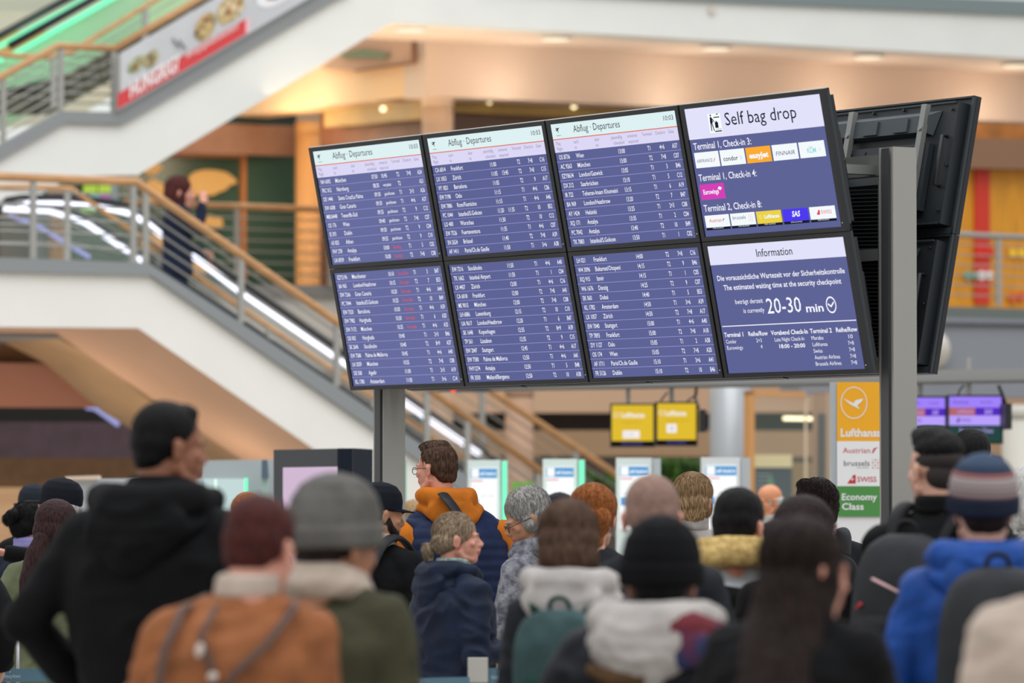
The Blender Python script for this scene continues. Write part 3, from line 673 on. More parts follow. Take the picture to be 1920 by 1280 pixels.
# green plants and green sign behind the kiosks
def plant(x, y, v, w, h, n, label, seed):
    r = random.Random(seed); b = Q(x, y, v); k = 40.0/F
    t = Thing('potted_plant', label, 'plant', b*[1, 1, 0])
    t.part('pot', MB().loft([(0, 0, 0, 0.2, 0.2), (0, 0, 0.45, 0.26, 0.26)], n=16).xf(Matrix.Translation(Vector(b*[1, 1, 0]))), mat('pot_grey', (110, 106, 100), 0.6))
    t.part('stem', MB().tube([b*[1, 1, 0]+Zv*0.4, b+Zv*0.05], 0.03, 6), M_dbrown)
    lf = MB()
    for i in range(n):
        c = b + U*r.uniform(-w, w)*k + V*r.uniform(-.25, .25) + Zv*r.uniform(-h, h)*k
        d = np.array([r.gauss(0, 1), r.gauss(0, 1), r.gauss(.3, .8)]); d /= np.linalg.norm(d); s = np.cross(d, [r.gauss(0, 1), r.gauss(0, 1), r.gauss(0, 1)]); s /= np.linalg.norm(s)
        l = r.uniform(.06, .13)
        lf.add([c-d*l, c+s*l*.3, c+d*l, c-s*l*.3], [(0, 1, 2, 3)], r.randrange(2))
    o = t.part('foliage', lf, [mat('leaf_green', (96, 140, 60), 0.6), mat('leaf_dark', (58, 92, 46), 0.6)]); o['kind'] = 'stuff'
plant(1268, 880, V0+4.6, 44, 16, 260, 'leafy green plant between the two right self check-in kiosks', 5)
plant(1115, 905, V0+4.6, 30, 14, 120, 'dark leafy plant behind the second self check-in kiosk', 6)
plane_poly([(966, 903), (1016, 903), (1016, 925), (966, 925)], V0+1.5, 0.05, emat('lime_sign', (120, 190, 80), 0.8), 'green_sign', label='small lime green sign between the first two kiosks', cat='sign')
plane_poly([(960, 925), (1020, 925), (1020, 960), (960, 960)], V0+1.55, 0.05, M_navy, 'info_board', label='dark board below the small lime green sign', cat='board')

# ---------------- self check-in kiosks
def kiosk(x0, xs, x1, ytop, Yd, label, edge):
    a = P(x0, ytop, Yd); b = P(xs, ytop, Yd); c = P(x1, ytop, Yd)
    w = b[0]-a[0]; h = a[2]; wd = c[0]-b[0]; base = np.array([(a[0]+b[0])/2, Yd, 0])
    t = Thing('check_in_kiosk', label, 'kiosk', base, 'self check-in kiosks')
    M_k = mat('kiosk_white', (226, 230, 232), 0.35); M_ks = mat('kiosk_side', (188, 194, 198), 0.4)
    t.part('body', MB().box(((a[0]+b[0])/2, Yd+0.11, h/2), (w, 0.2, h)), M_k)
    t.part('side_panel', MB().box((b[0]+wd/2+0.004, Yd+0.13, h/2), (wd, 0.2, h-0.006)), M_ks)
    if edge: t.part('light_edge', MB().box((b[0]+wd*0.62, Yd+0.02, h/2+0.2), (wd*0.5, 0.02, h-0.42)), M_gled)
    sx0 = a[0]+w*0.10; sx1 = b[0]-w*0.10
    mb = MB(); z0 = h-0.05; e = Yd+0.004
    def rr(u0, t0, u1, t1, mi, o): mb.add([(sx0+(sx1-sx0)*u, e-o, z0-q) for u, q in ((u0, t1), (u1, t1), (u1, t0), (u0, t0))], [(0, 1, 2, 3)], mi)
    rr(0, 0, 1, 0.40, 0, 0.002); rr(0, 0.005, 1, 0.065, 1, 0.003); rr(0.03, 0.008, 0.30, 0.06, 0, 0.004); rr(0, 0.078, 0.45, 0.086, 2, 0.004)
    for k in range(3): rr(0.08+0.3*k, 0.175, 0.28+0.3*k, 0.179, 3, 0.004)
    rr(0.03, 0.20, 0.3, 0.25, 1, 0.004)
    tx = MB(); text(tx, 'self check-in', 0, 0, 0.020, 0, width=(sx1-sx0)*0.62, z=0, bold=0.03)
    for v in tx.v: mb.v.append(np.array([(sx0+(sx1-sx0)*0.34+p[0], e-0.004, z0-0.045+p[1]) for p in v]))
    mb.f += [[i+mb.n for i in f] for f in tx.f]; mb.m += [0]*len(tx.f); mb.s += [False]*len(tx.f); mb.n += tx.n
    t.part('screen', mb, [emat('k_white', (250, 252, 252), 1.05), emat('k_blue', (90, 160, 215)), emat('k_red', (232, 140, 150)), emat('k_grey', (190, 205, 205))])
    return t
kiosk(877, 938, 951, 862, 31.0, 'self check-in kiosk beside the man in the orange hoodie', True)
kiosk(1018, 1082, 1096, 860, 31.0, 'self check-in kiosk above the copper-haired head', True)
kiosk(1156, 1222, 1238, 858, 31.0, 'self check-in kiosk under the yellow hanging screens', False)
kiosk(1316, 1388, 1406, 857, 31.0, 'self check-in kiosk in front of the silver column', False)
point('kiosk_green_glow', P(1100, 930, 30.6), 1.3, (0.3, 1.0, 0.6), 0.1)
point('kiosk_green_glow', P(955, 930, 30.6), 1.3, (0.3, 1.0, 0.6), 0.1)

# grey partition with lit machines behind the man in the black coat
gp = Thing('partition', 'pale grey partition with lit ticket machines below the stairs', 'partition', P(440, 1200, 31)*[1, 1, 0])
a, b = P(130, 900, 31), P(512, 862, 31)
gp.part('panel', MB().prism([P(x, y, 31) for x, y in [(378, 863), (520, 861)]]+[P(520, 861, 31)*[1, 1, 0], P(378, 861, 31)*[1, 1, 0]], np.array([0, 0.1, 0])), mat('partition_grey', (178, 184, 188), 0.5))
gp.part('panel', MB().prism([P(x, y, 31.3) for x, y in [(130, 898), (380, 896)]]+[P(380, 896, 31.3)*[1, 1, 0], P(130, 896, 31.3)*[1, 1, 0]], np.array([0, 0.1, 0])), mat('partition_pale', (200, 206, 210), 0.5))
gp.part('lit_window', MB().prism([P(x, y, 30.9) for x, y in [(382, 897), (458, 897), (458, 960), (382, 960)]], np.array([0, 0.05, 0])), emat('lit_mint', (205, 228, 226), 0.9))
gp.part('light_edge', MB().prism([P(x, y, 30.85) for x, y in [(458, 896), (464, 896), (464, 945), (458, 945)]], np.array([0, 0.02, 0])), M_gled)
gp.part('light_edge', MB().prism([P(x, y, 30.85) for x, y in [(402, 898), (406, 898), (406, 940), (402, 940)]], np.array([0, 0.02, 0])), emat('mint_white', (225, 255, 240), 1.2))
gp.part('end_post', MB().prism([P(x, y, 30.8) for x, y in [(490, 864), (502, 864), (502, 1260), (490, 1260)]], np.array([0, 0.1, 0])), mat('end_post_pale', (170, 196, 190), 0.4))
gp.part('end_post', MB().prism([P(x, y, 30.75) for x, y in [(491, 862), (501, 862), (503, 896), (490, 896)]], np.array([0, 0.1, 0])), mat('end_post_blue', (92, 108, 126), 0.4))
gp.part('ledge', MB().prism([P(x, y, 31.2) for x, y in [(122, 893), (182, 891), (182, 899), (122, 899)]], np.array([0, 0.3, 0])), M_peach)

# dark information stele with a pale pink screen
t0 = P(513, 843, 27.5); t1 = P(662, 840, 27.0); t2 = P(699, 842, 27.6)
stl = Thing('information_stele', 'large dark stele with a pale pink screen beside the left steel post', 'stele', (t0*[1, 1, 0]+t1*[1, 1, 0])/2)
def down(p): return p*[1, 1, 0]
stl.part('front', MB().prism([t0, t1, down(t1), down(t0)], np.array([0, 0.05, 0])), mat('stele_graphite', (70, 72, 78), 0.35))
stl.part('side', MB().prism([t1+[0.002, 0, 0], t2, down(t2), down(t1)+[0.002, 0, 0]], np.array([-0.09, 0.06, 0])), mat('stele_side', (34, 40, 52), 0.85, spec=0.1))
fx = (t1-t0)/np.linalg.norm(t1-t0)
def sp_(u, t): return t0+(t1-t0)*u+np.array([0, -0.004, -(t)])
stl.part('screen', MB().prism([sp_(0.12, .10), sp_(0.965, .10), sp_(0.965, 1.25), sp_(0.12, 1.25)], np.array([0, 0.003, 0])), emat('pink_screen', (214, 190, 214), 0.95))
for q in (0,):
    gl = P(751, 862, 29.0)
    g = Thing('glass_gate', 'slim green edged glass gate right of the left steel post', 'gate', P(753, 1200, 29)*[1, 1, 0])
    g.part('pane', MB().prism([P(742, 862, 29), P(762, 862, 29), P(762, 862, 29)*[1, 1, 0], P(742, 862, 29)*[1, 1, 0]], np.array([0, 0.05, 0])), mat('gate_mint', (150, 205, 180), 0.3))
    g.part('light_edge', MB().prism([P(751, 864, 28.98), P(754, 864, 28.98), P(754, 864, 28.98)*[1, 1, 0], P(751, 864, 28.98)*[1, 1, 0]], np.array([0, 0.01, 0])), M_gled)

# ---------------- airline stele (yellow, white and green)
Yl = 26.5; a, b = P(1569, 716, Yl), P(1664, 716, Yl); wl_ = b[0]-a[0]+0.02
px = lambda x: (x-1569)/F*Yl
py = lambda y: -(y-716)/F*Yl
xa = np.array([1.0, 0, 0]); e = empty('airline_sign', 'tall airline sign in yellow, white and green beside the right steel post', 'sign', M=frame(a, xa, Zv, np.array([0, -1.0, 0])))
MB().box((wl_/2, -a[2]/2, -0.06), (wl_, a[2], 0.1)).build('body', mat('sign_white', (240, 240, 240), 0.4), e)
MB().box((-0.016, -a[2]/2, -0.06), (0.03, a[2], 0.11)).build('edge', mat('sign_alu', (186, 194, 198), 0.4, metal=0.3), e)
mb = MB()
rect(mb, 0, py(827), wl_, 0, 0, 0.001); rect(mb, 0, py(911), wl_, py(827), 1, 0.001); rect(mb, 0.001, py(968), wl_, py(911), 2, 0.001)
cx, cyy = px(1601), py(755)
ring(mb, cx, cyy, px(1569+25.0), px(1569+23.5), 1, 0.003, 40, 1.2)
poly(mb, [(px(1580), py(746)), (px(1600), py(756)), (px(1604), py(750)), (px(1618), py(747)), (px(1616), py(752)), (px(1607), py(760)), (px(1612), py(767)), (px(1594), py(758))], 1, 0.003)
text(mb, 'Lufthansa', px(1576), py(818), -py(716+13)*1.1, 1, width=px(1569+77), bold=0.03)
text(mb, 'Austrian', px(1580), py(849), -py(716+10), 3, width=px(1569+51))
poly(mb, [(px(1634), py(849)), (px(1638), py(841)), (px(1636), py(841)), (px(1646), py(838)), (px(1641), py(842)), (px(1637), py(849))], 3, 0.003)
text(mb, 'brussels', px(1582), py(873), -py(716+10), 4, width=px(1569+48)); text(mb, 'AIRLINES', px(1606), py(878), -py(716+3), 5, width=px(1569+22))
for ix in range(3):
    for iy in range(4): disc(mb, px(1636+ix*5), py(862+iy*5), px(1569+(1.3 if (ix+iy) % 2 else 0.8)), 3, 0.003, 8)
poly(mb, [(px(1588), py(906)), (px(1600), py(890)), (px(1604), py(890)), (px(1604), py(906))], 3, 0.003)
rect(mb, px(1596.8), py(901.4), px(1598.4), py(894.6), 1, 0.004); rect(mb, px(1594.5), py(899), px(1600.8), py(897.2), 1, 0.004)
text(mb, 'SWISS', px(1607), py(903), -py(716+9.5), 3, width=px(1569+36), bold=0.01)
text(mb, 'Economy', px(1578), py(937), -py(716+12), 1, width=px(1569+66), bold=0.02); text(mb, 'Class', px(1578), py(955), -py(716+12), 1, width=px(1569+41), bold=0.02)
mb.build('print', [mat('p_yellow', (252, 180, 28), 0.4), mat('p_white', (244, 244, 244), 0.4), mat('p_green', (80, 148, 74), 0.4), mat('p_red', (206, 40, 46), 0.4), mat('p_ink', (70, 66, 78), 0.4), mat('p_grey', (170, 170, 176), 0.4)], e)

# ================================================================== DEPARTURE BOARD
SW, SH = 1.018, 0.5727
GX, GY = 0.067, 0.043
TILT = 0.2014
DD = -V                                            # along the board, to the right and nearer
NN = -U                                            # towards the viewers on the left
O0 = np.array([-0.9903, 24.391, 1.6699+CAMZ])
UP = Zv*math.cos(TILT) + NN*math.sin(TILT)
NRM = np.cross(DD, UP)
ROWS = {
(0, 0): [('NH 6092','München','07:50','10:45','T2','7+8','A24'),('FRC 012','Nürnberg','08:30','verspätet','T2','','A21'),('DE 1446','Santa Cruz/La Palma','09:30','geschlossen','T1','2+3','A26'),('EW 6008','Gran Canaria','09:30','geschlossen','T1','4+6','A37'),('MBU6448','Teneriffa-Süd','09:35','geschlossen','T2','9','C12'),('OS 176','Wien','09:40','geschlossen','T2','7+8','C07'),('EI 393','Dublin','09:50','geschlossen','T2','9','C04'),('A3 825','Athen','09:55','geschlossen','T2','9','C10'),('FHY 278','Antalya','10:00','!Boarding','T1','5','C02'),('UA 8939','Frankfurt','10:00','!Boarding','T2','7+8','C08')],
(1, 0): [('CA 6014','Frankfurt','11:00','','T2','7+8','C16'),('LX 1053','Zürich','11:05','13:45','T2','7+8','C15'),('VY 1821','Barcelona','11:05','','T2','9','A17'),('EW 7198','Oslo','11:15','','T1','4+6','C06'),('EW 7886','Rom/Fiumicino','11:15','','T1','4+6','A46'),('PC 1044','Istanbul/S.Gokcen','11:20','11:35','T2','10','B52'),('LO 400','Warschau','11:30','','T2','10','C12'),('EW 7526','Fuerteventura','11:35','','T1','4+6','C07'),('SN 2624','Brüssel','11:40','','T2','7+8','A39'),('AF 1411','Paris/Ch.de Gaulle','11:50','','T1','3+6','A38')],
(2, 0): [('OS 8736','Wien','13:00','','T1','4+6','A37'),('AC 9263','München','13:00','','T2','7+8','C07'),('EZY8634','London/Gatwick','13:05','','T1','3','B46'),('DX 212','Saarbrücken','13:10','','T1','5','C12'),('IR 722','Teheran-Imam Khomeini','13:15','','T1','6','A19'),('BA 969','London/Heathrow','13:20','','T2','7','B47'),('AY 1424','Helsinki','13:25','','T1','2+3','C08'),('XQ 171','Antalya','13:35','','T1','2','C04'),('PC 7042','Antalya','13:40','','T2','10','B49'),('TK 7883','Istanbul/S.Gokcen','13:50','','T1','1','C02')],
(0, 1): [('EZY2196','Manchester','10:10','!Go to Gate','T1','3','B47'),('BA 965','London/Heathrow','10:15','!Go to gate','T2','7','B53'),('EW 7266','Gran Canaria','10:20','!Go to gate','T1','4+6','A44'),('PC 7044','Istanbul/S.Gokcen','10:25','!Go to Gate','T2','10','B49'),('EW 7520','Barcelona','10:30','!Go to gate','T1','4+6','A39'),('EW 7982','Hurghada','10:30','!Go to gate','T1','6','A20'),('EW 7172','München','10:35','!Go to gate','T1','4+6','A33'),('DE 002','Hurghada','10:40','','T1','2+3','B46'),('SK 2646','Stockholm','10:40','','T2','8+9','A37'),('EW 7588','Palma de Mallorca','10:45','','T1','4+6','A40'),('LH 2059','München','10:55','','T2','7+8','C08'),('DE 508','Agadir','11:00','','T1','2+3','A19'),('KL 1780','Amsterdam','11:00','','T1','3+6','C14')],
(1, 1): [('EW 7216','Stockholm','11:50','','T1','4+6','A40'),('TK 1662','Istanbul Airport','11:50','','T1','1','C04'),('LX 4457','Zürich','12:00','','T1','4+6','C16'),('CA 6018','Frankfurt','12:00','','T2','7+8','A41'),('MS 9015','München','12:00','','T2','7+8','C08'),('LH 6886','Luxemburg','12:15','','T2','10','C10'),('UA 9617','London/Heathrow','12:20','','T1','6','B47'),('SK 1648','Kopenhagen','12:35','','T2','8+9','A39'),('TP 561','Lissabon','12:35','','T2','9','C15'),('EW 2047','Stuttgart','12:45','','T1','4+6','A17'),('EW 7580','Palma de Mallorca','12:50','','T1','4+6','A41'),('FHY1274','Antalya','12:50','','T1','5','B48'),('FR 3550','Mailand/Bergamo','12:50','','T2','10','A38')],
(2, 1): [('LH 021','Frankfurt','14:00','','T2','7+8','C16'),('W4 3096','Bukarest/Otopeni','14:15','','T2','9','B46'),('XQ 915','Izmir','14:15','','T1','1','C05'),('W6 1676','Danzig','14:25','','T2','9','C07'),('EK 060','Dubai','14:40','','T1','5','B53'),('KL 1782','Amsterdam','14:50','','T1','3+6','A39'),('LX 1057','Zürich','14:50','','T2','7+8','A17'),('EW 7040','Stuttgart','15:00','','T1','4+6','A40'),('TP 7893','Frankfurt','15:00','','T2','7+8','A18'),('DY 1127','Oslo','15:05','','T1','2','A38'),('OS 174','Wien','15:05','','T2','7+8','A20'),('AF 1711','Paris/Ch.de Gaulle','15:10','','T1','3+6','A41'),('FR 5126','Dublin','15:10','','T2','10','B46')],
}
SCR_BLUE = emat('screen_blue', (94, 100, 149)); SCR_BLUE2 = emat('screen_blue_pale', (103, 109, 158))
SCR_HEAD = emat('screen_header', (222, 241, 243)); SCR_SUB = emat('screen_subheader', (220, 216, 246)); SCR_HEAD2 = emat('screen_header_lilac', (226, 226, 250))
T_W = emat('glyph_white', (246, 246, 255)); T_K = emat('glyph_ink', (52, 62, 66)); T_G = emat('glyph_grey', (142, 136, 162)); T_R = emat('glyph_red', (224, 84, 84)); LN = emat('rule_lilac', (150, 148, 208)); RL = emat('rule_orange', (226, 120, 100))
T_B = emat('glyph_black', (28, 32, 48))
M_bez = mat('bezel_black', (30, 33, 40), 0.35)
def plane_icon(mb, x, y, s, mi):
    poly(mb, [(x-.95*s, y-.05*s), (x-.72*s, y-.32*s), (x+.85*s, y+.45*s), (x+1.0*s, y+.75*s), (x+.72*s, y+.78*s)], mi, .003)
    poly(mb, [(x-.05*s, y+.3*s), (x-.95*s, y+.62*s), (x-.70*s, y+.78*s), (x+.42*s, y+.55*s)], mi, .0032)
    poly(mb, [(x-.1*s, y+.1*s), (x+.15*s, y-.85*s), (x+.38*s, y-.75*s), (x+.35*s, y+.4*s)], mi, .0034)
    poly(mb, [(x-.80*s, y+.0*s), (x-1.08*s, y+.42*s), (x-.88*s, y+.44*s), (x-.55*s, y+.05*s)], mi, .0036)
def departures(mb, key):
    rows = ROWS[key]; X = lambda s: s*SW; Y = lambda t: -t*SH
    # material slots: 0 white 1 ink 2 grey 3 red 4 rule 5 orange rule 6 header 7 subheader 8 black
    if key[1] == 0:
        t0 = 0.232; rect(mb, 0, Y(.124), SW, 0, 6, .001); rect(mb, 0, Y(t0), SW, Y(.124), 7, .001); rect(mb, 0, Y(.130), SW, Y(.122), 5, .0015)
        text(mb, 'Abflug · Departures', X(.178), Y(.083), SH*.056, 1, width=X(.375)); text(mb, '10:03', X(.972), Y(.070), SH*.038, 1, width=X(.075), align='r')
        plane_icon(mb, X(.052), Y(.052), SH*.026, 8); rect(mb, X(.036), Y(.098), X(.072), Y(.095), 1, .002)
        for s, a, b in [(.022,'Flug','Flight'),(.165,'nach','to'),(.335,'über','via'),(.468,'planmäßig','scheduled'),(.598,'erwartet','expected'),(.712,'Terminal',''),(.815,'Check-in',''),(.918,'Gate','')]:
            text(mb, a, X(s), Y(.172), SH*.027, 2, xs=.98); text(mb, b, X(s+(.012 if a == 'planmäßig' else 0)), Y(.216), SH*.027, 2, xs=.98)
        h = (1-t0)/10
    else: t0 = 0.0; h = 1/13
    ch = SH*h*.47
    for i, (fl, de, ti, ex, te, ck, ga) in enumerate(rows):
        y = Y(t0+h*(i+.745)); k = .72
        text(mb, fl, X(.025), y, ch, 0, xs=.86, bold=.008); text(mb, de, X(.165), y, ch, 0, xs=.96, bold=.008)
        text(mb, ti, X(.508), y, ch, 0, xs=.86, bold=.008)
        if ex.startswith('!'): text(mb, ex[1:], X(.598), y+ch*.08, ch*.80, 3, xs=.84, bold=.006)
        elif ex: text(mb, ex, X(.600), y+(0 if ex[0].isdigit() else ch*.08), ch*(1 if ex[0].isdigit() else .76), 0, xs=.86 if ex[0].isdigit() else .88, bold=.006)
        text(mb, te, X(.738), y, ch, 0, xs=.80, bold=.008)
        if ck: text(mb, ck, X(.868), y, ch, 0, xs=.80, align='r', bold=.008)
        text(mb, ga, X(.968), y, ch, 0, xs=.80, align='r', bold=.008)
        if i: rect(mb, 0, Y(t0+h*i)-SH*.0022, SW, Y(t0+h*i)+SH*.0022, 4, .0012)
    return [T_W, T_K, T_G, T_R, LN, RL, SCR_HEAD, SCR_SUB, T_B]
def bagdrop(mb):
    X = lambda s: s*SW; Y = lambda t: -t*SH
    ms = [T_W, T_B, SCR_HEAD2, emat('logo_white', (244, 250, 252)), emat('logo_orange', (252, 172, 52)), emat('logo_magenta', (214, 64, 184)), emat('logo_yellow', (236, 210, 72)), emat('logo_blue', (78, 58, 240)), T_K, emat('logo_navy', (70, 80, 130)), emat('logo_red', (226, 70, 90)), emat('logo_teal', (150, 215, 225)), emat('logo_grey', (130, 130, 150)), emat('logo_strip', (26, 28, 44)), emat('icon_white', (248, 255, 255))]
    rect(mb, 0, Y(.242), SW, 0, 2, .001)
    text(mb, 'Self bag drop', X(.289), Y(.160), SH*.098, 1, width=X(.520))
    # pictogram: traveller putting a case on the belt
    rect(mb, X(.165), Y(.205), X(.258), Y(.058), 14, .0015)
    disc(mb, X(.188), Y(.070), SH*.0085, 1, .003)
    poly(mb, [(X(.181), Y(.083)), (X(.193), Y(.083)), (X(.200), Y(.122)), (X(.188), Y(.135)), (X(.178), Y(.128))], 1, .003)
    for q in ([(.180, .128), (.188, .130), (.184, .190), (.178, .190)], [(.188, .130), (.194, .126), (.204, .190), (.198, .192)], [(.190, .090), (.196, .090), (.212, .118), (.208, .124)]):
        poly(mb, [(X(a), Y(b)) for a, b in q], 1, .0032)
    rect(mb, X(.208), Y(.092), X(.252), Y(.084), 1, .003); rect(mb, X(.212), Y(.170), X(.236), Y(.125), 1, .003); rect(mb, X(.219), Y(.125), X(.229), Y(.117), 1, .003)
    rect(mb, X(.216), Y(.182), X(.254), Y(.178), 12, .003); rect(mb, X(.205), Y(.200), X(.256), Y(.191), 1, .003)
    poly(mb, [(X(.226), Y(.066)), (X(.246), Y(.058)), (X(.248), Y(.063)), (X(.236), Y(.070))], 1, .003)
    cap = SH*.052
    text(mb, 'Terminal 1, Check-in 3:', X(.023), Y(.322), cap, 0, width=X(.430), bold=.008)
    text(mb, 'Terminal 1, Check-in 4:', X(.023), Y(.567), cap, 0, width=X(.430), bold=.008)
    text(mb, 'Terminal 2, Check-in 8:', X(.023), Y(.806), cap, 0, width=X(.430), bold=.008)
    def tile(s, t, mi, w=.186, h=.120): rect(mb, X(s), Y(t+h), X(s+w), Y(t), mi, .0015)
    S1 = [.017, .209, .401, .594, .787]
    for s, mi in zip(S1, (3, 3, 4, 3, 3)): tile(s, .345, mi, .182, .120)
    def lab(tx, s, t, c, mi, w, **k): text(mb, tx, X(s), Y(t), SH*c, mi, width=X(w), **k)
    lab('AIRFRANCE', .030, .424, .026, 9, .118); poly(mb, [(X(.155), Y(.424)), (X(.161), Y(.424)), (X(.171), Y(.395)), (X(.167), Y(.395))], 10, .003)
    lab('condor', .230, .430, .036, 1, .108, bold=.01); ring(mb, X(.362), Y(.413), SH*.011, SH*.013, 12, .003); 
    lab('easyJet', .421, .428, .040, 3, .142, bold=.04); lab('FINNAIR', .616, .428, .032, 9, .138, shear=.25)
    lab('KLM', .842, .430, .036, 11, .062, bold=.02); [disc(mb, X(.873+i*.009), Y(.385), SH*.005, 11, .003, 8) for i in (-1, 0, 1)]; rect(mb, X(.865), Y(.396), X(.881), Y(.391), 11, .003); ring(mb, X(.932), Y(.410), SH*.010, SH*.012, 11, .003)
    tile(.017, .594, 5, .182, .120); lab('Eurowings', .040, .672, .036, 3, .116, bold=.02)
    poly(mb, [(X(.152), Y(.637)), (X(.163), Y(.618)), (X(.184), Y(.628)), (X(.174), Y(.648))], 3, .003)
    S2 = [.017, .209, .401, .594, .787]
    for s, mi in zip(S2, (3, 3, 6, 7, 3)): tile(s, .837, mi, .182, .095); tile(s, .932, 13, .182, .020); text(mb, 'STAR ALLIANCE', X(s+.091), Y(.943), SH*.009, 3, width=X(.08), align='c', z=.003)
    lab('Austrian', .048, .892, .028, 10, .092); poly(mb, [(X(.148), Y(.895)), (X(.154), Y(.872)), (X(.168), Y(.866)), (X(.158), Y(.878))], 1, .003)
    lab('brussels', .226, .884, .028, 9, .096)
    for i in range(3):
        for j in range(4): disc(mb, X(.346+i*.012), Y(.858+j*.014), SH*.0035, 10, .003, 6)
    ring(mb, X(.431), Y(.880), SH*.012, SH*.0145, 3, .003); lab('Lufthansa', .458, .893, .028, 3, .110, bold=.03)
    lab('SAS', .658, .897, .040, 3, .058, bold=.03, shear=.22)
    poly(mb, [(X(.836), Y(.898)), (X(.852), Y(.862)), (X(.862), Y(.862)), (X(.860), Y(.898))], 10, .003); lab('SWISS', .868, .894, .028, 10, .074)
    return ms
def info(mb):
    X = lambda s: s*SW; Y = lambda t: -t*SH
    rect(mb, 0, Y(.150), SW, 0, 2, .001)
    text(mb, 'Information', X(.355), Y(.108), SH*.060, 1, width=X(.262), bold=.004)
    text(mb, 'Die voraussichtliche Wartezeit vor der Sicherheitskontrolle', X(.500), Y(.274), SH*.040, 0, width=X(.930), align='c', bold=.012)
    text(mb, 'The estimated waiting time at the security checkpoint', X(.500), Y(.350), SH*.040, 0, width=X(.858), align='c', bold=.012)
    text(mb, 'beträgt derzeit', X(.345), Y(.462), SH*.035, 0, width=X(.205), align='r', bold=.004)
    text(mb, 'is currently', X(.345), Y(.534), SH*.035, 0, width=X(.155), align='r', bold=.004)
    text(mb, '20-30', X(.366), Y(.548), SH*.116, 0, width=X(.250), bold=.004)
    text(mb, 'min', X(.648), Y(.552), SH*.060, 0, width=X(.125), bold=.02)
    ring(mb, X(.832), Y(.506), SH*.052, SH*.064, 0, .003, 40, 1.0)
    poly(mb, [(X(.812), Y(.492)), (X(.830), Y(.510)), (X(.850), Y(.482)), (X(.856), Y(.490)), (X(.831), Y(.526)), (X(.807), Y(.502))], 0, .003)
    rect(mb, X(.012), Y(.6345), X(.988), Y(.6275), 0, .002)
    c = SH*.034
    def hd(tx, s, w, al='l'): text(mb, tx, X(s), Y(.715), c, 0, width=X(w), align=al, bold=.02)
    hd('Terminal 1', .016, .143); hd('Reihe/Row', .198, .143); hd('Vorabend Check-In', .365, .268); hd('Terminal 2', .649, .156); hd('Reihe/Row', .835, .150)
    def it(tx, s, t, w, al='l', b=.0): text(mb, tx, X(s), Y(t), c*.88, 0, width=X(w), align=al, bold=b)
    it('Condor', .022, .766, .078); it('2+3', .288, .766, .040, 'r'); it('Late Night Check-In', .492, .766, .215, 'c')
    it('Eurowings', .022, .815, .118); it('4', .286, .815, .013, 'r'); it('18:00 - 20:00', .504, .819, .188, 'c', .02)
    for k, (n, r, w) in enumerate([('Marabu', '10', .088), ('Lufthansa', '7+8', .112), ('Swiss', '7+8', .066), ('Austrian Airlines', '7+8', .190), ('Brussels Airlines', '7+8', .192)]):
        it(n, .652, .766+k*.0495, w*.95); it(r, .945, .766+k*.0495, .040 if len(r) > 2 else .03, 'r')
    return [T_W, T_B, SCR_HEAD2]
_shared = {}
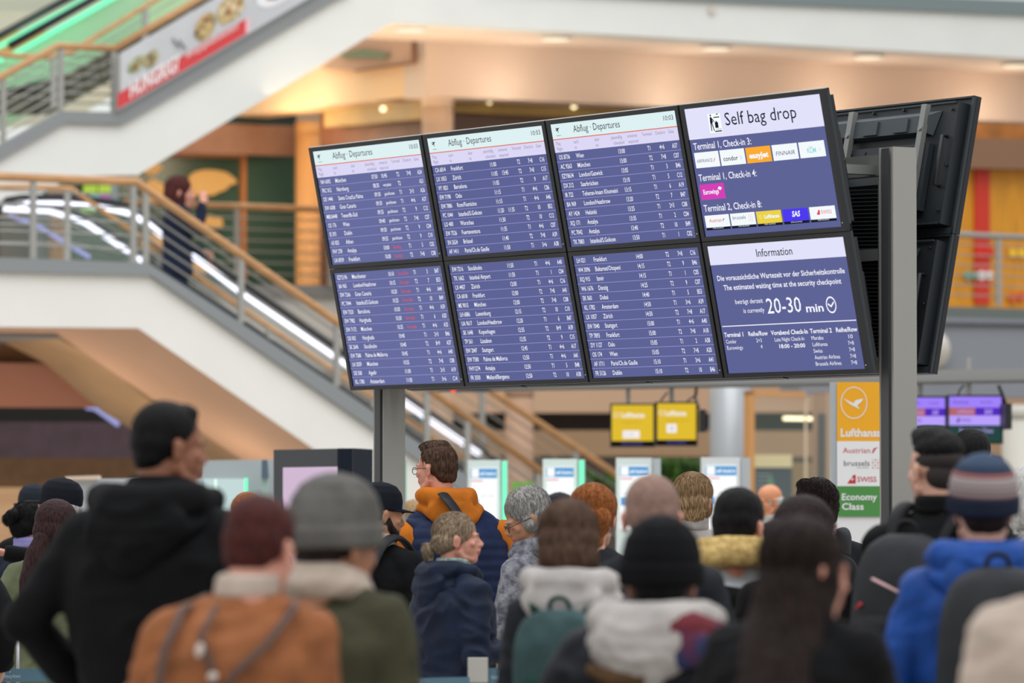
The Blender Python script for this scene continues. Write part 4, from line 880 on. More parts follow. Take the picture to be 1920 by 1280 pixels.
def display(M, label, content=None, group=None, bg=None, trim=False):
    e = empty('departure_display', label, 'screen', group, M=M)
    bx, by = .0265, GY/2-.0015
    if 'housing' not in _shared:
        m = MB(); z = .008
        for x0, y0, x1, y1 in ((-bx, 0, SW+bx, by), (-bx, -SH-by, SW+bx, -SH), (-bx, -SH, 0, 0), (SW, -SH, SW+bx, 0)):
            m.prism([(x0, y0, -.014), (x1, y0, -.014), (x1, y1, -.014), (x0, y1, -.014)], (0, 0, .014+z))
        _shared['bezel'] = m.mesh('bezel', M_bez)
        m = MB(); m.box((SW/2, -SH/2, -.011), (SW+2*bx-.003, SH+2*by-.003, .014)); m.box((SW/2, -SH/2, -.046), (SW-.03, SH-.03, .06)); _shared['housing'] = m.mesh('housing', mat('housing_black', (36, 41, 46), 0.5))
        # back of the housing, its greys darkened for the shade on the rear bank
        m = MB(); g = -.08
        m.v = []; m.n = 0
        def bar(x0, y0, x1, y1, d, z0=g): m.prism([(x0, y0, z0), (x1, y0, z0), (x1, y1, z0), (x0, y1, z0)], (0, 0, -d))
        for q in ((-bx, .012, SW+bx, by), (-bx, -SH-by, SW+bx, -SH-.012+by)): bar(q[0]+.002, q[1]-.0, q[2]-.002, q[3], .014, -.016)
        bar(-bx+.002, -SH-by, -bx+.016, by, .014, -.016); bar(SW+bx-.016, -SH-by, SW+bx-.002, by, .014, -.016)
        bar(.03, -.022, SW-.03, -.014, .006); bar(.03, -SH+.012, SW-.03, -SH+.02, .006)
        _shared['back_rim'] = m.mesh('back_rim', mat('back_shaded_grey', (48, 55, 60), 0.5))
        m = MB()
        a = [(.12, -.05), (SW-.12, -.05), (SW-.16, -.16), (.16, -.16)]; b = [(.16, -.075), (SW-.16, -.075), (SW-.18, -.15), (.18, -.15)]
        vs = [(x, y, -.08) for x, y in a]+[(x, y, -.115) for x, y in b]
        m.add(vs, [(0, 1, 5, 4), (1, 2, 6, 5), (2, 3, 7, 6), (3, 0, 4, 7), (4, 5, 6, 7)])
        for x in (.30, .52, .72): bar(x, -.145, x+.1, -.085, .010, -.115)
        _shared['back_bulge'] = m.mesh('back_bulge', mat('bulge_shaded_grey', (66, 74, 80), 0.45))
        m = MB(); bar(.14, -.50, SW-.14, -.20, .028); bar(.20, -.44, SW-.20, -.26, .010, -.108)
        for x in (.2, .3, .42, .6, .7, .82):
            m.tube([(x, -.22, -.107), (x, -.22, -.113)], .006, 8)
        _shared['back_plate'] = m.mesh('back_plate', mat('plate_shaded_grey', (42, 48, 53), 0.45))
        m = MB()
        m.prism([(0, -.52, -.11), (.035, -.52, -.11), (.035, -.03, -.11), (0, -.03, -.11)], (0, 0, -.025))
        m.tube([(.0175, -.14, -.134), (.0175, -.14, -.142)], .011, 10); m.tube([(.0175, -.40, -.134), (.0175, -.40, -.142)], .011, 10)
        _shared['mount_rail'] = m.mesh('mount_rail', mat('rail_steel', (150, 152, 150), 0.4, metal=0.5))
        m = MB(); m.tube([(0, 0, -.08), (0, 0, -.105), (0, -.22, -.105), (0, -.22, -.08)], .009, 8)
        _shared['carry_handle'] = m.mesh('carry_handle', mat('handle_black', (34, 38, 42), 0.5))
        m = MB(); m.tube([(0, 0, -.08), (0, 0, -.088)], .007, 8); _shared['screw'] = m.mesh('screw', mat('screw_dark', (24, 26, 30), 0.4))
    def pt(n, loc=(0, 0, 0)):
        o = bpy.data.objects.new(n, _shared[n]); COL.objects.link(o); o.parent = e; o.location = loc; return o
    pt('bezel'); pt('housing'); pt('back_rim'); pt('back_bulge'); pt('back_plate')
    for x in (.17, .70): pt('mount_rail', (x, 0, 0))
    for x in (.06, SW-.06): pt('carry_handle', (x, -.17, 0))
    for x, y in ((.05, -.05), (.4, -.032), (.62, -.032), (SW-.05, -.05), (.03, -.3), (SW-.03, -.3), (.04, -.5), (SW-.04, -.5)): pt('screw', (x, y, 0))
    if trim:
        MB().box((SW/2, by+.002, -.004), (SW+2*bx, .003, .022)).build('trim', mat('alu_trim', (214, 214, 210), 0.3, metal=0.6), e)
    m = MB(); rect(m, 0, -SH, SW, 0, 0, 0); m.build('screen', bg or SCR_BLUE, e)
    if content:
        m = MB(); ms = content(m); m.build('lettering', ms, e)
    MB().box((SW+bx*.5, -SH*.97, .0085), (.003, .003, .002)).build('status_light', emat('status_light', (220, 255, 230), 1.0), e)
    return e
def fpos(i, j): return O0 + DD*(i*(SW+GX)) - UP*(j*(SH+GY))
lab = {(0, 0): 'upper departures screen, leftmost, first flight to München at 07:50', (1, 0): 'upper departures screen listing 11:00 to 11:50 flights, Frankfurt first',
       (2, 0): 'upper departures screen listing Teheran and Saarbrücken, beside the bag drop screen', (0, 1): 'lower departures screen with red go to gate notes, Manchester first',
       (1, 1): 'lower departures screen with Stockholm first and Mailand/Bergamo last', (2, 1): 'lower departures screen with Frankfurt at 14:00 first and Dublin last',
       (3, 0): 'screen headed Self bag drop with airline logos', (3, 1): 'screen headed Information showing a 20-30 min waiting time'}
GRP = 'front bank of the departure board'
for (i, j), l in lab.items():
    c = bagdrop if (i, j) == (3, 0) else info if (i, j) == (3, 1) else (lambda m, k=(i, j): departures(m, k))
    display(frame(fpos(i, j), DD, UP, NRM), l, c, GRP, bg=SCR_BLUE2 if i == 0 else SCR_BLUE, trim=(j == 0))
# the rear bank is the mirror image across the posts
NB = fpos(3, 1)+DD*SW-UP*SH                  # near bottom corner, front bank
HALF = 0.178
UC = float(NB@U)+HALF                        # plane of the posts
def mir(p): return p + U*2*(UC-float(p@U))
UPb = Zv*math.cos(TILT) - NN*math.sin(TILT)
NRMb = np.cross(-DD, UPb)
rl = {0: ('upper', 'nearest to the steel post'), 1: ('lower', 'nearest to the steel post')}
for i in (3, 2, 1, 0):
    for j in (0, 1):
        o = mir(fpos(i, j)+DD*SW)
        display(frame(o, -DD, UPb, NRMb), '%s display of the rear bank seen from behind, %s' % (('upper', 'lower')[j], ('beside the right steel post', 'second from the right steel post', 'third from the right steel post', 'farthest from the right steel post')[3-i]), None, 'rear bank of the departure board')
# steel frame: two posts, cross bars, mesh panels
ZT = R(1683, 277, UC)[2]
vN = float(NB@V)                              # near edge of the banks
base = U*UC + V*(vN-0.02)
def upt(v, z): return U*UC + V*v + Zv*z
fr = Thing('display_frame', 'grey steel frame of two posts and cross bars carrying the display banks', 'frame', upt(vN+2, 0))
ZB = NB[2]
vn = float(R(1684, 690, UC)@V); vf = float(R(730, 760, UC)@V)
for v in (vn, vf):
    m = MB(); h = ZT
    m.box(upt(v, h/2)+V*-0.045, (0.125, 0.010, h), ax=[U, V, Zv]); m.box(upt(v, h/2)+V*0.045, (0.125, 0.010, h), ax=[U, V, Zv]); m.box(upt(v, h/2), (0.104, 0.09, h), ax=[U, V, Zv])
    fr.part('post', m, M_dgrey)
    fr.part('post_edge', MB().box(upt(v, h/2)-U*0.0665, (0.006, 0.05, h-0.01), ax=[U, V, Zv]), mat('edge_dark', (70, 72, 74), 0.4))
    fr.part('foot_plate', MB().box(upt(v, 0.01), (0.3, 0.3, 0.02), ax=[U, V, Zv]), M_dgrey)
for z, hh in ((ZT-0.07, 0.09), (ZB+0.02, 0.07), ((ZT+ZB)/2+0.02, 0.05)):
    fr.part('cross_bar', MB().box(upt((vn+vf)/2, z), (0.06, vf-vn, hh), ax=[U, V, Zv]), mat('bar_grey', (112, 114, 112), 0.45))
for k in range(4):
    v0 = vn+0.08+(vf-vn-0.16)*k/4; v1 = vn+0.08+(vf-vn-0.16)*(k+1)/4
    m = MB()
    m.box(upt((v0+v1)/2, (ZT+ZB)/2-0.05)+U*0.012, (0.004, v1-v0-0.03, ZT-ZB-0.2), ax=[U, V, Zv])
    fr.part('backing', m, mat('mesh_backing', (16, 17, 20), 0.6))
    for a, b in (((v0, v0+0.02), None), ((v1-0.02, v1), None)):
        fr.part('panel_frame', MB().box(upt(sum(a)/2, (ZT+ZB)/2-0.05)-U*0.02, (0.02, 0.02, ZT-ZB-0.18), ax=[U, V, Zv]), mat('bar_grey'))
    m = MB(); zz = ZB+0.06; st_ = 0.017 if k == 0 else 0.05
    while zz < ZT-0.16:
        a = upt(v0+0.02, zz)-U*0.012; b = upt(v1-0.02, zz+0.03)-U*0.012
        m.prism([a, b, b+Zv*0.0045, a+Zv*0.0045], U*0.01); zz += st_
    o = fr.part('mesh_grille', m, mat('grille_grey', (62, 64, 68), 0.45)); o['kind'] = 'stuff'
for k, i in enumerate((0.6, 1.6, 2.6, 3.6)):
    for s in (-1, 1):
        for z, l in ((ZT-0.10, 0.30), (ZB+0.12, 0.12)):
            c = upt(vn+0.12+i*(vf-vn)/4.3, z); fr.part('bracket_arm', MB().box(c+U*s*l/2, (l, 0.04, 0.03), ax=[U, V, Zv]), mat('rail_steel'))
fr.part('bracket_arm', MB().box(upt(vn+0.14, ZT-0.09)-U*0.14, (0.24, 0.05, 0.04), ax=[U, V, Zv]), mat('rail_steel'))

# ================================================================== PEOPLE
class Arr:                      # mesh as arrays
    def __init__(s, v, f, mi=None): s.v = v; s.f = f; s.mi = mi if mi is not None else np.zeros(len(f), int)
class Baker:
    """joins closed shapes into one continuous skin (voxel union, then smoothing)"""
    def __init__(s): s.j = []; s.r = []
    def add(s, mb, voxel, smooth=3):
        me = mb.mesh('bake', M_black); o = bpy.data.objects.new('bake', me); COL.objects.link(o)
        m = o.modifiers.new('r', 'REMESH'); m.mode = 'VOXEL'; m.voxel_size = voxel; m.adaptivity = 0
        if smooth:
            q = o.modifiers.new('s', 'SMOOTH'); q.iterations = smooth; q.factor = 0.5
        s.j.append(o); return len(s.j)-1
    def run(s):
        hidden = [o for o in COL.objects if o not in set(s.j)]
        dg = bpy.context.evaluated_depsgraph_get()
        for o in s.j:
            me = bpy.data.meshes.new_from_object(o.evaluated_get(dg))
            n = len(me.vertices); v = np.zeros(n*3); me.vertices.foreach_get('co', v)
            k = len(me.loops); li = np.zeros(k, int); me.loops.foreach_get('vertex_index', li)
            p = len(me.polygons); ls = np.zeros(p, int); me.polygons.foreach_get('loop_start', ls)
            nn = np.zeros(n*3); me.vertex_normals.foreach_get('vector', nn)
            lt = np.diff(np.append(ls, k))
            q = lt == 4
            f = np.stack([li[ls[q]+i] for i in range(4)], 1)
            s.r.append((v.reshape(-1, 3), f, nn.reshape(-1, 3)))
            old = o.data; bpy.data.objects.remove(o); bpy.data.meshes.remove(old); bpy.data.meshes.remove(me)
        s.j = []
def arr_obj(name, parts, mats, parent, smooth=True):
    """parts: list of (verts, quads, material index or array)"""
    V_ = []; F_ = []; M_ = []; n = 0
    for v, f, mi in parts:
        V_.append(v); F_.append(np.asarray(f)+n); M_.append(np.full(len(f), mi) if np.isscalar(mi) else mi); n += len(v)
    V_ = np.concatenate(V_); M_ = np.concatenate(M_)
    me = bpy.data.meshes.new(name)
    tot = np.concatenate([np.full(len(f), f.shape[1]) for f in F_]); li = np.concatenate([f.ravel() for f in F_])
    me.vertices.add(len(V_)); me.vertices.foreach_set('co', V_.ravel())
    me.loops.add(len(li)); me.loops.foreach_set('vertex_index', li)
    me.polygons.add(len(tot)); me.polygons.foreach_set('loop_start', np.concatenate([[0], np.cumsum(tot)[:-1]]))
    me.polygons.foreach_set('material_index', M_.astype(int)); me.polygons.foreach_set('use_smooth', np.ones(len(tot), bool))
    for m in (mats if isinstance(mats, list) else [mats]): me.materials.append(m)
    me.update(calc_edges=True); me.validate()
    o = bpy.data.objects.new(name, me); COL.objects.link(o); o.parent = parent; return o

_lat = RNG.random((32, 32, 32))
def vnoise(p):
    i = np.floor(p).astype(int); f = p-i; f = f*f*(3-2*f); i &= 31; j = (i+1) & 31
    def g(a, b, c): return _lat[a, b, c]
    x0, y0, z0 = i.T; x1, y1, z1 = j.T; fx, fy, fz = f.T
    a = g(x0, y0, z0)*(1-fx)+g(x1, y0, z0)*fx; b = g(x0, y1, z0)*(1-fx)+g(x1, y1, z0)*fx
    c = g(x0, y0, z1)*(1-fx)+g(x1, y0, z1)*fx; d = g(x0, y1, z1)*(1-fx)+g(x1, y1, z1)*fx
    return ((a*(1-fy)+b*fy)*(1-fz)+(c*(1-fy)+d*fy)*fz)-0.5
def folds(v, n, amp, freq=(9, 9, 16), seed=0.0):
    q = v*np.array(freq)+seed
    w = vnoise(q+3*vnoise(v*4+seed)[:, None])
    w = 1-np.abs(w)*4                        # creased ridges
    return v+n*(amp*(w*0.6+vnoise(v*5+seed)*1.2))[:, None]

def rotz(a): c, s = math.cos(a), math.sin(a); return np.array([[c, -s, 0], [s, c, 0], [0, 0, 1.0]])
def rotx(a): c, s = math.cos(a), math.sin(a); return np.array([[1, 0, 0], [0, c, -s], [0, s, c.real]])
def roty(a): c, s = math.cos(a), math.sin(a); return np.array([[c, 0, s], [0, 1, 0], [-s, 0, c]])

BK = Baker()
def head_shape(female):
    m = MB(); k = 0.93 if female else 1.0
    m.ell((0, -.014, .035), (.076, .097, .086), nu=28, nv=18)
    m.ell((0, .030, -.030), (.061*k, .063, .075)); m.ell((0, .040, -.062), (.046*k, .044, .042), nu=24, nv=14)
    m.ell((0, .062, -.093), (.027*k, .026, .021))
    for s in (-1, 1):
        m.tube([(s*.056*k, -.005, -.050), (s*.050*k, .015, -.080), (s*.022*k, .062, -.094)], [.019, .014 if female else .018, .014 if female else .018], 10)
        m.ell((s*.038, .062, -.022), (.022, .017, .017))
        m.tube([(s*.045, .070, .014), (s*.026, .082, .019), (s*.008, .087, .014)], [.010, .0105, .010], 8)
        m.ell((s*.031, .075, -.004), (.017, .012, .012))                       # lids over the eyeballs
        m.ell((s*.0115, .098, -.031), (.0085, .0095, .0075))
        e = MB(); e.ell((0, 0, 0), (.007, .019, .031)); e.ell((.003*s, -.006, .012), (.008, .014, .018)); e.ell((0, .004, -.022), (.006, .010, .011))
        R_ = rotz(s*.35)@rotx(-.15); e.v = [v@R_.T+np.array([s*.077, -.010, -.010]) for v in e.v]; m.merge(e)
    m.tube([(0, .083, .018), (0, .094, -.006), (0, .108, -.026), (0, .104, -.034)], [.009, .0085, .0115, .009], 10)
    m.tube([(0, .090, -.036), (0, .092, -.050)], [.010, .013], 8)
    m.ell((0, .088, -.0575), (.023, .0125, .0058)); m.ell((0, .086, -.0685), (.019, .0125, .0065)); m.ell((0, .076, -.082), (.022, .012, .012))
    r = .050 if female else .058
    m.tube([(0, -.028, -.03), (0, -.034, -.10), (0, -.050, -.20)], [r, r, r*1.18], 18)
    return m
HEADS = {}
for fem in (False, True): HEADS[fem] = BK.add(head_shape(fem), 0.0052, 4 if fem else 3)
def hand_shape(curl):
    m = MB()
    m.ell((0, .003, .045), (.037, .015, .050)); m.tube([(0, 0, -.04), (0, 0, .02)], [.025, .026], 10, flat=.75)
    for i, (x, l) in enumerate([(.029, .072), (.010, .080), (-.010, .075), (-.028, .058)]):
        p = np.array([x, 0, .080]); a = curl*.35; pts = [np.array([x*.8, .002, .05]), p]
        for k, q in enumerate((.45, .30, .25)):
            a += curl*(.45+.3*k); p = p+np.array([0, math.sin(a), math.cos(a)])*l*q; pts.append(p)
        m.tube(pts, [.0105, .0098, .0090, .0082, .0070], 8)
    m.tube([(.024, .004, .018), (.044, .014, .042), (.050, .028, .066), (.046, .040, .084)], [.014, .012, .0105, .0085], 8)
    return m
HANDS = {0: BK.add(hand_shape(.35), .006, 1), 1: BK.add(hand_shape(1.0), .006, 1)}

M_skin = {}
def skin(c, name):
    if name not in M_skin:
        m = mat('skin_'+name, c, 0.5, noise=0.08, scale=14, bump=0.06, bscale=220)
        b = m.node_tree.nodes['Principled BSDF']; b.inputs['Subsurface Weight'].default_value = 0.12; b.inputs['Subsurface Radius'].default_value = (.02, .008, .005)
        M_skin[name] = m
    return M_skin[name]
SK = {'fair': (222, 172, 150), 'pink': (226, 160, 138), 'tan': (196, 140, 108), 'brown': (160, 104, 78), 'orange': (224, 150, 108)}
def hairmat(name, c, c2): return mat('hair_'+name, c, 0.6, c2=c2, scale=55, stretch=(3, 3, .5), bump=0.25, bscale=240, spec=0.15)
def cloth(name, c, noise=0.10, rough=0.85, bump=0.12, bs=260, scale=12, sheen=0.0, c2=None, spec=0.2): return mat('cloth_'+name, c, rough, noise=noise, scale=scale, bump=bump, bscale=bs, sheen=sheen, c2=c2, spec=spec)

HAIR = {   # crowns in head coordinates; flow target for strands
 'short': ([((0, -.022, .047), (.082, .098, .086)), ((0, -.046, .012), (.079, .073, .072)), ((0, -.060, -.022), (.066, .050, .058)), ((0, .035, .098), (.050, .040, .030))], None),
 'quiff': ([((0, -.022, .045), (.081, .097, .085)), ((0, -.046, .010), (.078, .073, .070)), ((0, -.060, -.028), (.064, .050, .056)), ((0, .020, .106), (.056, .062, .032)), ((0, -.03, .112), (.05, .05, .028))], None),
 'buzz': ([((0, -.020, .041), (.0785, .098, .085)), ((0, -.044, .010), (.0775, .073, .068)), ((0, -.060, -.018), (.064, .050, .056))], None),
 'undercut': ([((0, .0, .098), (.070, .080, .046)), ((0, -.030, .070), (.080, .090, .052)), ((.0, .04, .112), (.058, .050, .034)), ((0, -.06, .085), (.060, .045, .040))], None),
 'bun': ([((0, -.018, .040), (.081, .100, .088)), ((0, -.050, .0), (.077, .070, .066)), ((0, -.064, -.026), (.060, .050, .046))], 'bun'),
 'updo': ([((0, -.020, .045), (.090, .104, .092)), ((0, -.075, -.01), (.078, .058, .075)), ((0, -.06, -.08), (.05, .045, .05))], 'bun'),
 'bob': ([((0, -.020, .045), (.088, .102, .090)), ((0, -.045, .0), (.089, .080, .085)), ((0, -.055, -.035), (.086, .072, .085)), ((-.058, -.010, -.045), (.030, .050, .075)), ((.058, -.010, -.045), (.030, .050, .075))], 'down'),
 'shaggy': ([((0, -.022, .048), (.088, .102, .090)), ((0, -.045, .0), (.086, .080, .080)), ((0, -.055, -.030), (.080, .064, .085)), ((-.062, -.005, -.015), (.024, .042, .050)), ((.062, -.005, -.015), (.024, .042, .050))], 'down'),
 'long': ([((0, -.020, .042), (.088, .103, .090)), ((0, -.055, -.060), (.088, .068, .110)), ((-.062, -.015, -.09), (.032, .050, .13)), ((.062, -.015, -.09), (.032, .050, .13)), ((-.070, .004, -.02), (.020, .042, .07)), ((.070, .004, -.02), (.020, .042, .07))], 'down'),
}
def hair_prims(kind):
    m = MB()
    for c, r in HAIR[kind][0]: m.ell(c, r, nu=24, nv=16)
    return m
def strands(v, n, N, L, target, wild, rr=.0008, seed=1, zmin=-9, mis=2):
    g = np.random.default_rng(seed)
    idx = g.choice(len(v), size=N*2); idx = idx[v[idx][:, 2] > zmin][:N]; p = v[idx]; nn = n[idx]; N = len(p)
    if target is None: d = p-np.array([0, -.03, .14])
    elif isinstance(target, str): d = np.tile([0, -.15, -1.0], (N, 1))
    else: d = np.array(target)-p
    d = d+g.normal(0, wild, (N, 3))*np.linalg.norm(d, axis=1)[:, None]
    d -= nn*(d*nn).sum(1)[:, None]; d /= np.linalg.norm(d, axis=1)[:, None]+1e-9
    l = L*g.uniform(.5, 1.2, N); off = g.uniform(.0, .0022, N)*(1+wild*3)
    side = np.cross(d, nn); rings = []; K = 5
    for k in range(K):
        t = k/(K-1); c = p+d*(l*t)[:, None]+nn*((off*(.2+t*(1.2-t*.6))) - (l*t)**2/(2*.10))[:, None]
        r = rr*(1-.7*t)
        for j in range(3):
            a = 2.094*j; rings.append(c+(side*math.cos(a)+nn*math.sin(a))*r)
    R_ = np.stack(rings, 1).reshape(-1, 3)       # N, K*3
    base = (np.arange(N)*K*3)[:, None]
    f = []
    for k in range(K-1):
        for j in range(3): f.append(base+np.array([[k*3+j, k*3+(j+1) % 3, (k+1)*3+(j+1) % 3, (k+1)*3+j]]))
    F_ = np.stack(f, 1).reshape(-1, 4)
    mi = np.repeat(g.integers(0, mis, N), (K-1)*3)
    return R_, F_, mi

PEOPLE = []
def wp(pl, s):          # arm poses: elbow, wrist for side s (+1 right), in metres for stature 1.76
    return {'down': ((.275, -.02, 1.13), (.285, .07, .90)), 'pocket': ((.33, -.07, 1.14), (.225, .07, .95)), 'wide': ((.352, -.06, 1.17), (.26, .10, .98)),
            'phone': ((.25, .02, 1.12), (.12, .27, 1.20)), 'front': ((.255, .03, 1.12), (.16, .27, 1.04)), 'hold': ((.27, -.03, 1.12), (.17, .25, 1.15)), 'face': ((.24, .18, 1.22), (.10, .22, 1.50)),
            'cross': ((.25, .06, 1.13), (.02, .24, 1.16)), 'strap': ((.27, .06, 1.17), (.14, .16, 1.36)), 'hug': ((.30, .16, 1.34), (.10, .42, 1.40))}[pl]
def person(label, px, top, Y, yaw=0, hyaw=None, pitch=0, roll=0, fem=False, sk='fair', hair='short', hc=None, hs=1.0, sw=1.0, bulk=1.0, lean=0.0,
           arms=('down', 'down'), coat=None, hem=.86, fold=.011, quilt=0, hood=None, hoodsize=1.0, collar=None, collar_r=.022, trousers=None, hat=None, hatmat=None, strand=0, slen=.05, wild=.10,
           glasses=False, beard=None, lower=None, feet=0.0, hx=0.0, vox=.0135, extra=None, sleeves=None, hoodz=0.0, bodypx=None, nape=None, ears=True):
    top_z = CAMZ + (ray(px, top)/ray(px, top)[1]*Y)[2]
    hatx = {'beanie': .050, 'cap': .016}.get(hat, 0.004)
    lz = .04*lean*lean + .015*max(0, pitch)/25*1.0
    s = (top_z-feet)/(1.760+hatx-lz)
    hk = hs/s if hs else 1.0              # head keeps adult size whatever the stature
    xw = (ray(px, top)/ray(px, top)[1]*Y)[0]
    yawr = math.radians(yaw); hy = math.radians(hyaw if hyaw is not None else yaw)-yawr
    p = dict(locals()); PEOPLE.append(p)
    bend = lambda v: np.column_stack([v[:, 0]+hx*np.clip((v[:, 2]-1.05)/.6, 0, 1), v[:, 1]+lean*np.clip(v[:, 2]-.95, 0, 9)**1.2*1.0, v[:, 2]-lz*np.clip((v[:, 2]-.95)/.8, 0, 1)])
    p['bend'] = bend
    def B(m): m.v = [bend(v) for v in m.v]; return m
    sk_m = MB()
    sk_m.loft([(0, 0, .86, .13, .09), (0, 0, 1.0, .13, .09), (0, 0, 1.3, .15*sw, .09), (0, -.01, 1.42, .13*sw, .075), (0, -.015, 1.49, .062, .062), (0, -.01, 1.53, .056, .056)], n=20)
    cm = MB(); b = bulk
    hw = (1.03 if not fem else 1.0)
    rings = [(0, 0, hem, .195*b*hw, .135*b), (0, 0, max(hem+.02, 1.04), .178*b, .125*b), (0, -.005, 1.20, .19*b*sw, .135*b), (0, -.01, 1.33, .195*b*sw, .135*b), (0, -.012, 1.395, .172*b*sw, .112*b), (0, -.015, 1.46, .105, .085), (0, -.012, 1.505, .074, .072)]
    cm.loft(rings, n=28, pw=2.3)
    arm_end = []
    for i, sd in enumerate((-1, 1)):
        e, w = wp(arms[i], sd); e = np.array(e)*[sd*(.75+.25*sw), 1, 1]; w = np.array(w)*[sd, 1, 1]
        sh = np.array([sd*.178*sw, -.01, 1.388])
        sleeve = [(sh if sleeves is None else sh*.9+e*.1+np.array([sd*.012, 0, -.01]), .070*b), (sh*.6+e*.4, .062*b), (e, .053*b), ((e+w)/2, .047*b), (w, .040*b)]
        tgt = cm
        cm.tube([np.array([sd*.035, -.012, 1.488]), np.array([sd*.10, -.012, 1.440]), sh*(1 if sleeves is None else .88)+(0 if sleeves is None else np.array([0, 0, .165]))], [.038, .052*b, .068*b if sleeves is None else .064], 14)
        if sleeves is None: cm.ell(sh, (.070*b, .074*b, .072*b))
        if sleeves is None: cm.tube([q[0] for q in sleeve], [q[1] for q in sleeve], 14); cm.ell(e, .053*b)
        else:
            p.setdefault('slv', []); p['slv'].append(MB()); p['slv'][-1].tube([q[0] for q in sleeve], [q[1]*1.0 for q in sleeve], 14); p['slv'][-1].ell(e, .053*b); p['slv'][-1].ell(sh*.9+e*.1+np.array([sd*.010, 0, -.012]), (.066*b, .070*b, .070*b))
        sk_m.tube([np.array([sd*.06, -.01, 1.44]), sh*[.93, 1, 1], e, w], [.04, .048, .038, .030], 10); sk_m.ell(e, .038)
        arm_end.append((e, w, sd))
    p['arm_end'] = arm_end
    tr = MB(); tr.ell((0, 0, .90), (.165*hw, .115, .13)); tr.loft([(0, 0, .84, .165, .11), (0, 0, 1.0, .160, .112)], n=20)
    for sd in (-1, 1):
        tr.tube([(sd*.085, 0, .88), (sd*.095, .01, .70), (sd*.10, .012, .50), (sd*.102, -.005, .28), (sd*.105, -.01, .05)], [.098, .086, .068, .062, .060], 14)
        sk_m.tube([(sd*.085, 0, .90), (sd*.095, .01, .70), (sd*.10, .012, .50), (sd*.105, -.012, .07)], [.075, .068, .048, .038], 10)
        sk_m.ell((sd*.105, .05, .045), (.033, .10, .032))
    if Y > 24 and vox > .012: p['vox'] = vox = .018
    p['j_skin'] = BK.add(B(sk_m), .017, 3); p['j_coat'] = BK.add(B(cm), vox, 4); p['j_tr'] = BK.add(tr, .02, 2)
    if 'slv' in p: p['j_slv'] = [BK.add(B(q), .010, 4) for q in p['slv']]
    if hood:
        h = MB(); z = hoodsize
        if hood[0] == 'hood':
            pts = [(-.07, .085, 1.47), (-.115, .02, 1.495), (-.11, -.06, 1.50), (-.05, -.115, 1.49), (.05, -.115, 1.49), (.11, -.06, 1.50), (.115, .02, 1.495), (.07, .085, 1.47)]
            h.tube([np.array(q)*[z, z, 1] for q in pts], [.022, .034*z, .042*z, .050*z, .050*z, .042*z, .034*z, .022], 12)
            h.ell((0, -.125*z, 1.43), (.125*z, .050*z, .085*z)); h.ell((0, -.135*z, 1.375), (.075*z, .035*z, .065*z))
            h.tube([(-.15*z, -.03, 1.45), (-.09*z, -.13*z, 1.415), (0, -.15*z, 1.385), (.09*z, -.13*z, 1.415), (.15*z, -.03, 1.45)], [.018, .030*z, .034*z, .030*z, .018], 10)
        else:
            pts = [(.115*math.cos(t)*z, -.01+.115*math.sin(t)*z, 1.485+.02*math.sin(-t)) for t in np.linspace(0, 2*math.pi, 17)]
            h.tube(pts, .040*z, 12)
            h.tube([(q[0]*.9, q[1]*.9, q[2]+.035) for q in pts], .030*z, 12)
        h.v = [v+np.array([0, 0, hoodz]) for v in h.v]
        p['j_hood'] = BK.add(B(h), .009, 3)
    if collar:
        h = MB(); pts = [(.066*math.cos(t), -.008+.068*math.sin(t), 1.530) for t in np.linspace(0, 2*math.pi, 17)]
        for k in range(2): h.tube([(q[0], q[1], q[2]+(.024*k-.012)) for q in pts], collar_r, 10)
        p['j_col'] = BK.add(B(h), .007, 2)
    if hair:
        h = hair_prims(hair)
        p['j_hair'] = BK.add(h, .0065, 4)
    if lower: lower(p)
    return p

def hatshape(kind):
    m = MB()
    if kind == 'beanie':
        m.loft([(0, 0, -.020, .086, .104), (0, 0, .0, .093, .111), (0, 0, .05, .093, .110), (0, 0, .085, .084, .100), (0, 0, .115, .064, .078), (0, 0, .132, .036, .046), (0, 0, .139, .010, .012)], n=36)
        m2 = MB(); m2.loft([(0, 0, -.026, .092, .110), (0, 0, -.022, .0985, .117), (0, 0, .022, .0985, .117), (0, 0, .027, .092, .110)], n=36)
        return m, m2
    m.loft([(0, 0, -.010, .085, .103), (0, 0, .035, .086, .105), (0, 0, .070, .080, .098), (0, 0, .100, .060, .074), (0, 0, .114, .030, .036), (0, 0, .117, .008, .008)], n=36)
    m.ell((0, 0, .117), (.008, .008, .005))
    m2 = MB(); vs = []
    n = 14
    for k in range(n+1):
        t = math.pi*(k/n)*.86+math.pi*.07; vs.append((.083*math.cos(t), .100*math.sin(t), .000)); vs.append((.078*math.cos(t), .102*math.sin(t)+.068*math.sin(t)**1.2, -.012))
    a = np.array(vs); N = len(a); top_ = a+[0, 0, .004]
    f = []
    for k in range(n): f += [(2*k, 2*k+1, 2*k+3, 2*k+2), (N+2*k+2, N+2*k+3, N+2*k+1, N+2*k), (2*k+1, N+2*k+1, N+2*k+3, 2*k+3)]
    m2.add(np.vstack([a, top_]), f, 0, True)
    return m, m2
HATS = {k: [BK.add(hatshape(k)[0], .006, 2), BK.add(hatshape(k)[1], .006, 2) if k == 'beanie' else None] for k in ('beanie', 'cap')}

